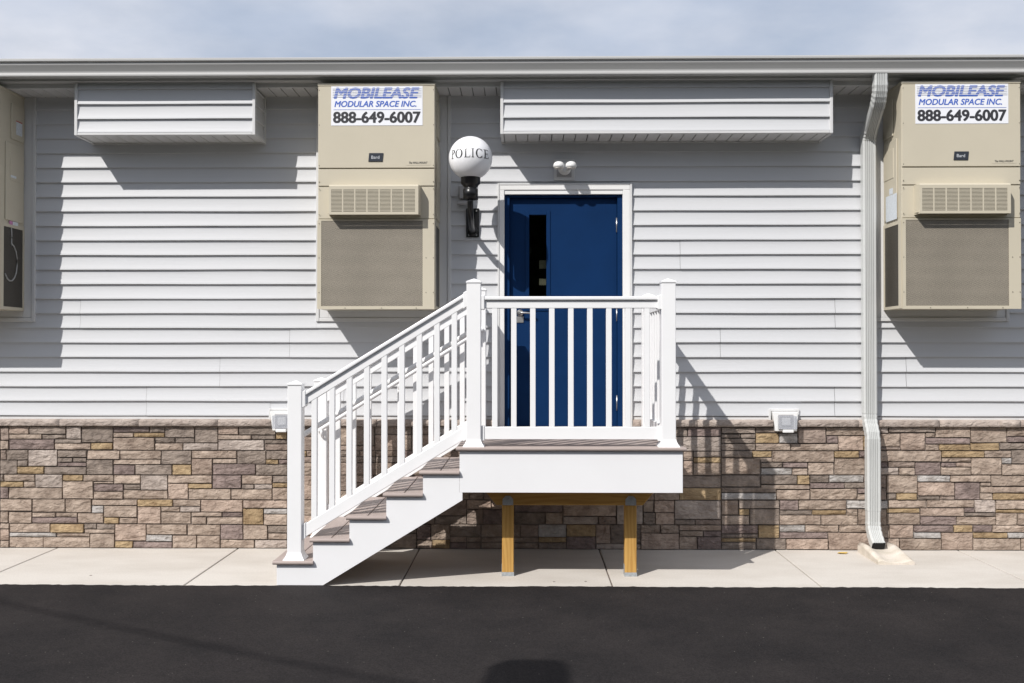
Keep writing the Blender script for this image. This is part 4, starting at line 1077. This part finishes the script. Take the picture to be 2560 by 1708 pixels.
# landing
P_(MB().box(DXL, DXR, FY, FY+0.03, fz(1232), DK-0.028), 'landing_fascia', M['fascia_white'], 0.0015)
P_(MB().box(DXR-0.03, DXR, FY+0.031, -0.05, fz(1232), DK-0.028), 'landing_fascia', M['fascia_white'])
P_(nosing(fx(1139.5, -1.41), fx(1716.5, -1.41), -1.41, DK), 'landing_nosing', M['treadx'])
y = -1.364; 
while y < -0.06:
    P_(MB().box(fx(1139.5, -1.41)+0.002, fx(1716.5, -1.41)-0.002, y, min(y+0.136, -0.05), DK-0.026, DK-0.0005), 'deck_board', M['treadx'], 0.003)
    y += 0.1415
for xx in (-0.25, 0.1, 0.45, 0.8):
    o = P_(MB().box(xx, xx+0.038, FY+0.032, -0.06, fz(1228), DK-0.030), 'joist', M['wood'])
    uvbox(o)
# beam and support posts
BY0, BY1 = -1.045, -0.956
bz0 = fz(1263, BY0); bzt = fz(1232)+0.0
bx = [X(p, BY0, 1250) for p in (1209, 1241, 1607, 1640)]
o = P_(MB().prism([(bx[0]-0.02, bzt), (bx[1], bz0), (bx[2], bz0), (bx[3]+0.02, bzt)], 'y', BY0, BY1), 'beam', M['wood'], 0.003); uvbox(o, swap=True)
SPX = [X(1269.7, BY0, 1350), X(1577, BY0, 1350)]
for xx in SPX:
    o = P_(MB().box(xx-0.0445, xx+0.0445, BY0+0.003, BY1-0.003, 0.012, bz0), 'support_post', M['wood'], 0.004); uvbox(o)
    P_(MB().box(xx-0.047, xx+0.047, BY0, BY1, 0.001, 0.014).box(xx-0.0475, xx-0.0455, BY0+.02, BY1-.01, 0.014, 0.085).box(xx+0.0455, xx+0.0475, BY0+.02, BY1-.01, 0.014, 0.085).box(xx-0.046, xx+0.046, BY0-0.0005, BY0+0.0015, 0.012, 0.03), 'post_base', M['galv'], parent=None)
    c = 0.040; P_(MB().prism([(xx-c, bz0), (xx+c, bz0), (xx+c, bz0+0.045), (xx+0.018, bz0+0.07), (xx-0.018, bz0+0.07), (xx-c, bz0+0.045)], 'y', BY0-0.004, BY0-0.0005), 'post_cap_bracket', M['galv'])
    P_(MB().lathe([(0.009, 0.0), (0.008, -0.006)], (xx, BY0-0.004, bz0+0.042), 8, 'y'), 'bolt', M['galv'])
# newel posts
NY = -1.312; NH = 0.0515
def newel(x, y, z0, z1, skirt=True):
    r = MB(); P_(r.box(x-NH, x+NH, y-NH, y+NH, z0+0.001, z1-0.032), 'newel_post', M['rail'], 0.004, 2)
    p = stair.children[-1]; p = [o for o in stair.children if o.name.startswith('newel_post')][-1]
    h = NH+0.005; k = MB()
    k.box(x-h, x+h, y-h, y+h, z1-0.034, z1-0.024)
    k.poly([(x-h, y-h, z1-0.024), (x+h, y-h, z1-0.024), (x+h, y+h, z1-0.024), (x-h, y+h, z1-0.024), (x, y, z1)], [(0,1,4),(1,2,4),(2,3,4),(3,0,4)])
    P_(k, 'post_cap', M['rail'])
    if skirt:
        sk = MB(); n = 5; o0 = 0
        lv = [(0.078, 0.0), (0.076, 0.006), (0.064, 0.022), (0.056, 0.04), (0.0535, 0.055)]
        for e, zz in lv: sk.v += [(x-e, y-e, z0+zz), (x+e, y-e, z0+zz), (x+e, y+e, z0+zz), (x-e, y+e, z0+zz)]
        for i in range(len(lv)-1):
            for q in range(4): q2 = (q+1) % 4; sk.f.append([i*4+q, i*4+q2, (i+1)*4+q2, (i+1)*4+q]); sk.sm.append(False)
        P_(sk, 'post_skirt', M['rail'])
NF = NY-NH
NXl, NXm, NXr = X(735.8, NF, 1150), X(1184, NF, 900), X(1672, NF, 900)
zlow = Z(952, NF, 735)+0.002; zhi = Z(695, NF, 1300)
BYN = -0.41
newel(NXl, NY, tz[0], zlow); newel(NXm, NY, DK, zhi); newel(NXr, NY, DK, zhi)
newel(NXl, BYN, tz[0], zlow); newel(NXm, BYN, DK, zhi); newel(NXr, -0.14, DK, 2.19)
# level rails: cap + subrail + bottom rail
def level_rail(p0, p1, axis, c, zt):
    """axis 'x': runs in x at y=c; axis 'y': runs in y at x=c"""
    def bx_(a0, a1, h, z0, z1):
        return MB().box(a0, a1, c-h, c+h, z0, z1) if axis == 'x' else MB().box(c-h, c+h, a0, a1, z0, z1)
    P_(bx_(p0, p1, 0.040, zt-0.026, zt), 'top_rail', M['rail'], 0.006, 2)
    P_(bx_(p0, p1, 0.022, zt-0.086, zt-0.0265), 'sub_rail', M['rail'], 0.003)
    P_(bx_(p0, p1, 0.022, DK+0.050, DK+0.142), 'bottom_rail', M['rail'], 0.004)
    for e, s in ((p0, 1), (p1, -1)):
        for z0, z1, h in ((zt-0.095, zt+0.008, 0.045), (DK+0.042, DK+0.150, 0.029)):
            P_(bx_(e, e+s*0.026, h, z0, z1), 'rail_bracket', M['rail'], 0.003)
ZT = Z(741, NY-0.04, 1400)
level_rail(NXm+NH, NXr-NH, 'x', NY, ZT)
level_rail(NY+NH, -0.14-NH, 'y', NXr, ZT)
BH = 0.0198
NB = NY
bxs = [X(1237 + 47.6*i, NB-BH, 900) for i in range(9)]
for xx in bxs: P_(MB().box(xx-BH, xx+BH, NB-BH, NB+BH, DK+0.140, ZT-0.084), 'baluster', M['rail'], 0.002)
yb = NY + NH + 0.105
while yb < -0.24: P_(MB().box(NXr-0.0165, NXr+0.0165, yb-0.0165, yb+0.0165, DK+0.140, ZT-0.084), 'baluster', M['rail'], 0.002); yb += 0.151
# short guard between the rear newel and the wall
P_(MB().box(NXm-0.022, NXm+0.022, BYN+NH, -0.03, ZT-0.086, ZT), 'sub_rail', M['rail'], 0.003)
P_(MB().box(NXm-0.022, NXm+0.022, BYN+NH, -0.03, DK+0.05, DK+0.142), 'bottom_rail', M['rail'], 0.003)
for yy in (-0.235, -0.12): P_(MB().box(NXm-BH, NXm+BH, yy-BH, yy+BH, DK+0.140, ZT-0.084), 'baluster', M['rail'], 0.002)
# raked rails
SL = (tz[4]-tz[0])/(tl[4]-tl[0])
xa, xb = NXl+NH, NXm-NH
rx, rz_ = at(768.5, 975, NY-0.04)
def zr(x): return rz_ + (x-rx)*SL
brx, brz = at(761, 1311, NY-0.02)
def zbr(x): return brz + (x-brx)*SL
sxp = [X(p, NY-BH, 1000) for p in (785.5, 829.7, 872.8, 916.5, 960.3, 1004.2, 1047.8, 1092, 1135.5)]
for c in (NY, BYN):
    P_(MB().prism([(xa, zr(xa)-0.030), (xb, zr(xb)-0.030), (xb, zr(xb)), (xa, zr(xa))], 'y', c-0.040, c+0.040), 'raked_top_rail', M['rail'], 0.006, 2)
    P_(MB().prism([(xa, zr(xa)-0.098), (xb, zr(xb)-0.098), (xb, zr(xb)-0.0305), (xa, zr(xa)-0.0305)], 'y', c-0.022, c+0.022), 'raked_sub_rail', M['rail'], 0.003)
    lo_ = 0.098 if c == NY else 0.17  # rear rail made deeper to block sun from the stone behind the stair
    P_(MB().prism([(xa, zbr(xa)-lo_), (xb, zbr(xb)-lo_), (xb, zbr(xb)), (xa, zbr(xa))], 'y', c-0.022, c+0.022), 'raked_bottom_rail', M['rail'], 0.004)
    for e, s in ((xa, 1), (xb, -1)):
        x2 = e+s*0.026
        for f_, t0, t1, h in ((zr, -0.108, 0.010, 0.045), (zbr, -0.106, 0.008, 0.029)):
            P_(MB().prism([(e, f_(e)+t0), (x2, f_(x2)+t0), (x2, f_(x2)+t1), (e, f_(e)+t1)], 'y', c-h, c+h), 'rail_bracket', M['rail'], 0.003)
    for xx in sxp:
        x0, x1 = xx-BH, xx+BH
        P_(MB().prism([(x0, zbr(x0)-0.003), (x1, zbr(x1)-0.003), (x1, zr(x1)-0.095), (x0, zr(x0)-0.095)], 'y', c-BH, c+BH), 'baluster', M['rail'], 0.002)
# round graspable handrails inside the two raked rails
hxa, hza = at(794, 1077, BYN-0.09)
def zh(x): return hza + (x-hxa)*SL
for c, s in ((NY+NH+0.045, 1), (BYN-NH-0.045, -1)):
    x0, x1 = NXl-0.02, NXm+0.02
    if s == -1: x0 = NXl+0.005
    pth = [(x0, c - s*0.06, zh(x0)-0.03), (x0-0.0, c - s*0.03, zh(x0)-0.015), (x0+0.02, c, zh(x0+0.02))] + [(x0+0.02+(x1-x0-0.04)*t, c, zh(x0+0.02+(x1-x0-0.04)*t)) for t in (0.25, .5, .75, 1)] + [(x1, c - s*0.03, zh(x1)), (x1, c-s*0.06, zh(x1))]
    P_(MB().tube(pth, 0.0195, 14), 'handrail', M['rail'])
    for xx in (NXl+0.02, (NXl+NXm)/2, NXm-0.02):
        P_(MB().tube([(xx, c, zh(xx)-0.01), (xx, c, zh(xx)-0.05), (xx, c-s*0.03, zh(xx)-0.07), (xx, c-s*0.065, zh(xx)-0.07)], 0.010, 8), 'handrail_bracket', M['rail'])

# ------------------------------------------------------------------ made-up shadow caster and overhead cable behind the photographer (their shadows reach the asphalt)
def ground_pt(px, py):
    d = ROT @ Vector(((px-1280)/F, 1.0, -(py-854)/F)); t = -CAMZ/d.z
    return Vector((0, CAMY, CAMZ)) + d*t
def lift(p, h): return p + SUN*(h/SUN.z)
hh = 4.6
hc = lift(ground_pt(1316, 1655), hh)            # the added caster's far edge casts the shadow's far edge
sl2 = empty('shadow_caster', (hc.x, hc.y-1.7, 0)); tag(sl2, 'made-up grey pole with a flat head behind the viewpoint, added to throw a shadow', 'shadow caster')
MB().lathe([(0.10, 0), (0.09, 0.3), (0.06, hh)], (0, 0, 0), 16).build('pole', M['pole'], sl2)
MB().tube([(0, 0, hh-0.1), (0, 0.4, hh+0.05), (0, 1.1, hh+0.03)], 0.035).build('arm', M['pole'], sl2)
MB().prism([(-0.24, 1.15), (-0.19, 0.95), (0.17, 0.95), (0.20, 1.15), (0.20, 1.60), (0.15, 1.69), (-0.11, 1.70), (-0.19, 1.62)], 'z', hh-0.03, hh+0.06).build('lamp_head', M['pole'], sl2, bevel=0.015)  # head outline made up to shape the shadow
a = lift(ground_pt(60, 1512), 7.0); b2 = lift(ground_pt(1060, 1712), 7.0)
dr = (b2-a).normalized()
pa, pb2 = a - dr*9, b2 + dr*9
cbp = [pa + (pb2-pa)*(i/24) + Vector((0, 0, 0.9*((2*i/24-1)**2) - 0.06)) for i in range(25)]
cbl = MB().tube(cbp, 0.016, 6).build('overhead_cable', M['rubber']); tag(cbl, 'black overhead cable strung high above the asphalt between two wooden poles', 'cable')
for p, lb in ((pa, 'wooden utility pole at the left end of the overhead cable'), (pb2, 'wooden utility pole at the right end of the overhead cable')):
    up_ = empty('utility_pole', (p.x, p.y, 0)); tag(up_, lb, 'pole', 'wooden poles carrying the overhead cable')
    MB().lathe([(0.15, 0), (0.11, p.z+0.6)], (0, 0, 0), 14).build('shaft', M['woodpole'], up_)
    MB().box(-0.6, 0.6, -0.05, 0.05, p.z-0.05, p.z+0.05).build('crossarm', M['woodpole'], up_)

# ------------------------------------------------------------------ the trees across the lot, mirrored in the door's glass
M['leaf'] = mat('tree_leaves', (0.03, 0.048, 0.015), 0.7, spec=0.2, noise=0.3, nscale=0.8)
M['bark'] = mat('bark', (0.10, 0.08, 0.06), 0.9, noise=0.2)
def make_tree():
    r = empty('leafy_tree'); 
    m = MB().tube([(0, 0, 0), (0.1, 0, 2.5), (0, 0.1, 5), (0.1, 0, 8)], 0.2, 8, rr=[0.28, 0.22, 0.16, 0.06])
    for i in range(7):
        a = i*2.3; h = 2.8 + i*0.7
        m.tube([(0.05, 0.02, h), (1.2*math.cos(a), 1.2*math.sin(a), h+0.8), (2.2*math.cos(a), 2.2*math.sin(a), h+1.8)], 0.08, 6, rr=[.09, .06, .02])
    m.build('trunk', M['bark'], r)
    cl = []
    for i in range(60):
        a = random.uniform(0, 6.28); h = random.uniform(2.2, 9.6); rr_ = (1 - abs(h-5.4)/5.4)**0.6*3.0*random.uniform(0.35, 1)
        cl.append(Vector((rr_*math.cos(a), rr_*math.sin(a), h)))
    lm = MB()
    for c_ in cl:
        for i in range(130):
            p = c_ + Vector((random.gauss(0, .5), random.gauss(0, .5), random.gauss(0, .42)))
            u = Vector((random.uniform(-1, 1), random.uniform(-1, 1), random.uniform(-1, 1))).normalized()*0.2
            v = u.cross(Vector((random.uniform(-1, 1), random.uniform(-1, 1), random.uniform(-1, 1)))).normalized()*0.15
            lm.poly([tuple(p-u), tuple(p+v), tuple(p+u), tuple(p-v)], [(0, 1, 2, 3)])
    me = bpy.data.meshes.new('crown'); me.from_pydata(lm.v, [], lm.f); me.materials.append(M['leaf'])
    o = bpy.data.objects.new('crown', me); C.collection.objects.link(o); o.parent = r
    return r
t0_ = make_tree(); tx = -42
i = 0
while tx < 42:
    t_ = t0_ if i == 0 else copy_tree(t0_)
    t_.location = (tx, -40 + random.uniform(-3, 3), -0.06); t_.rotation_euler[2] = random.uniform(0, 6.28)
    k = random.uniform(0.95, 1.35); t_.scale = (k*1.1, k*1.1, k)
    tag(t_, 'leafy green tree in the row across the asphalt lot, facing the building', 'tree', 'row of leafy trees across the lot')
    tx += random.uniform(3.6, 4.8); i += 1

tr_ = sorted([o for o in C.objects if o.name.startswith('leafy_tree')], key=lambda o: o.location.x)
tr_[0]['label'] = 'leafy green tree at the western end of the row across the asphalt lot'
tr_[-1]['label'] = 'leafy green tree at the eastern end of the row across the asphalt lot'
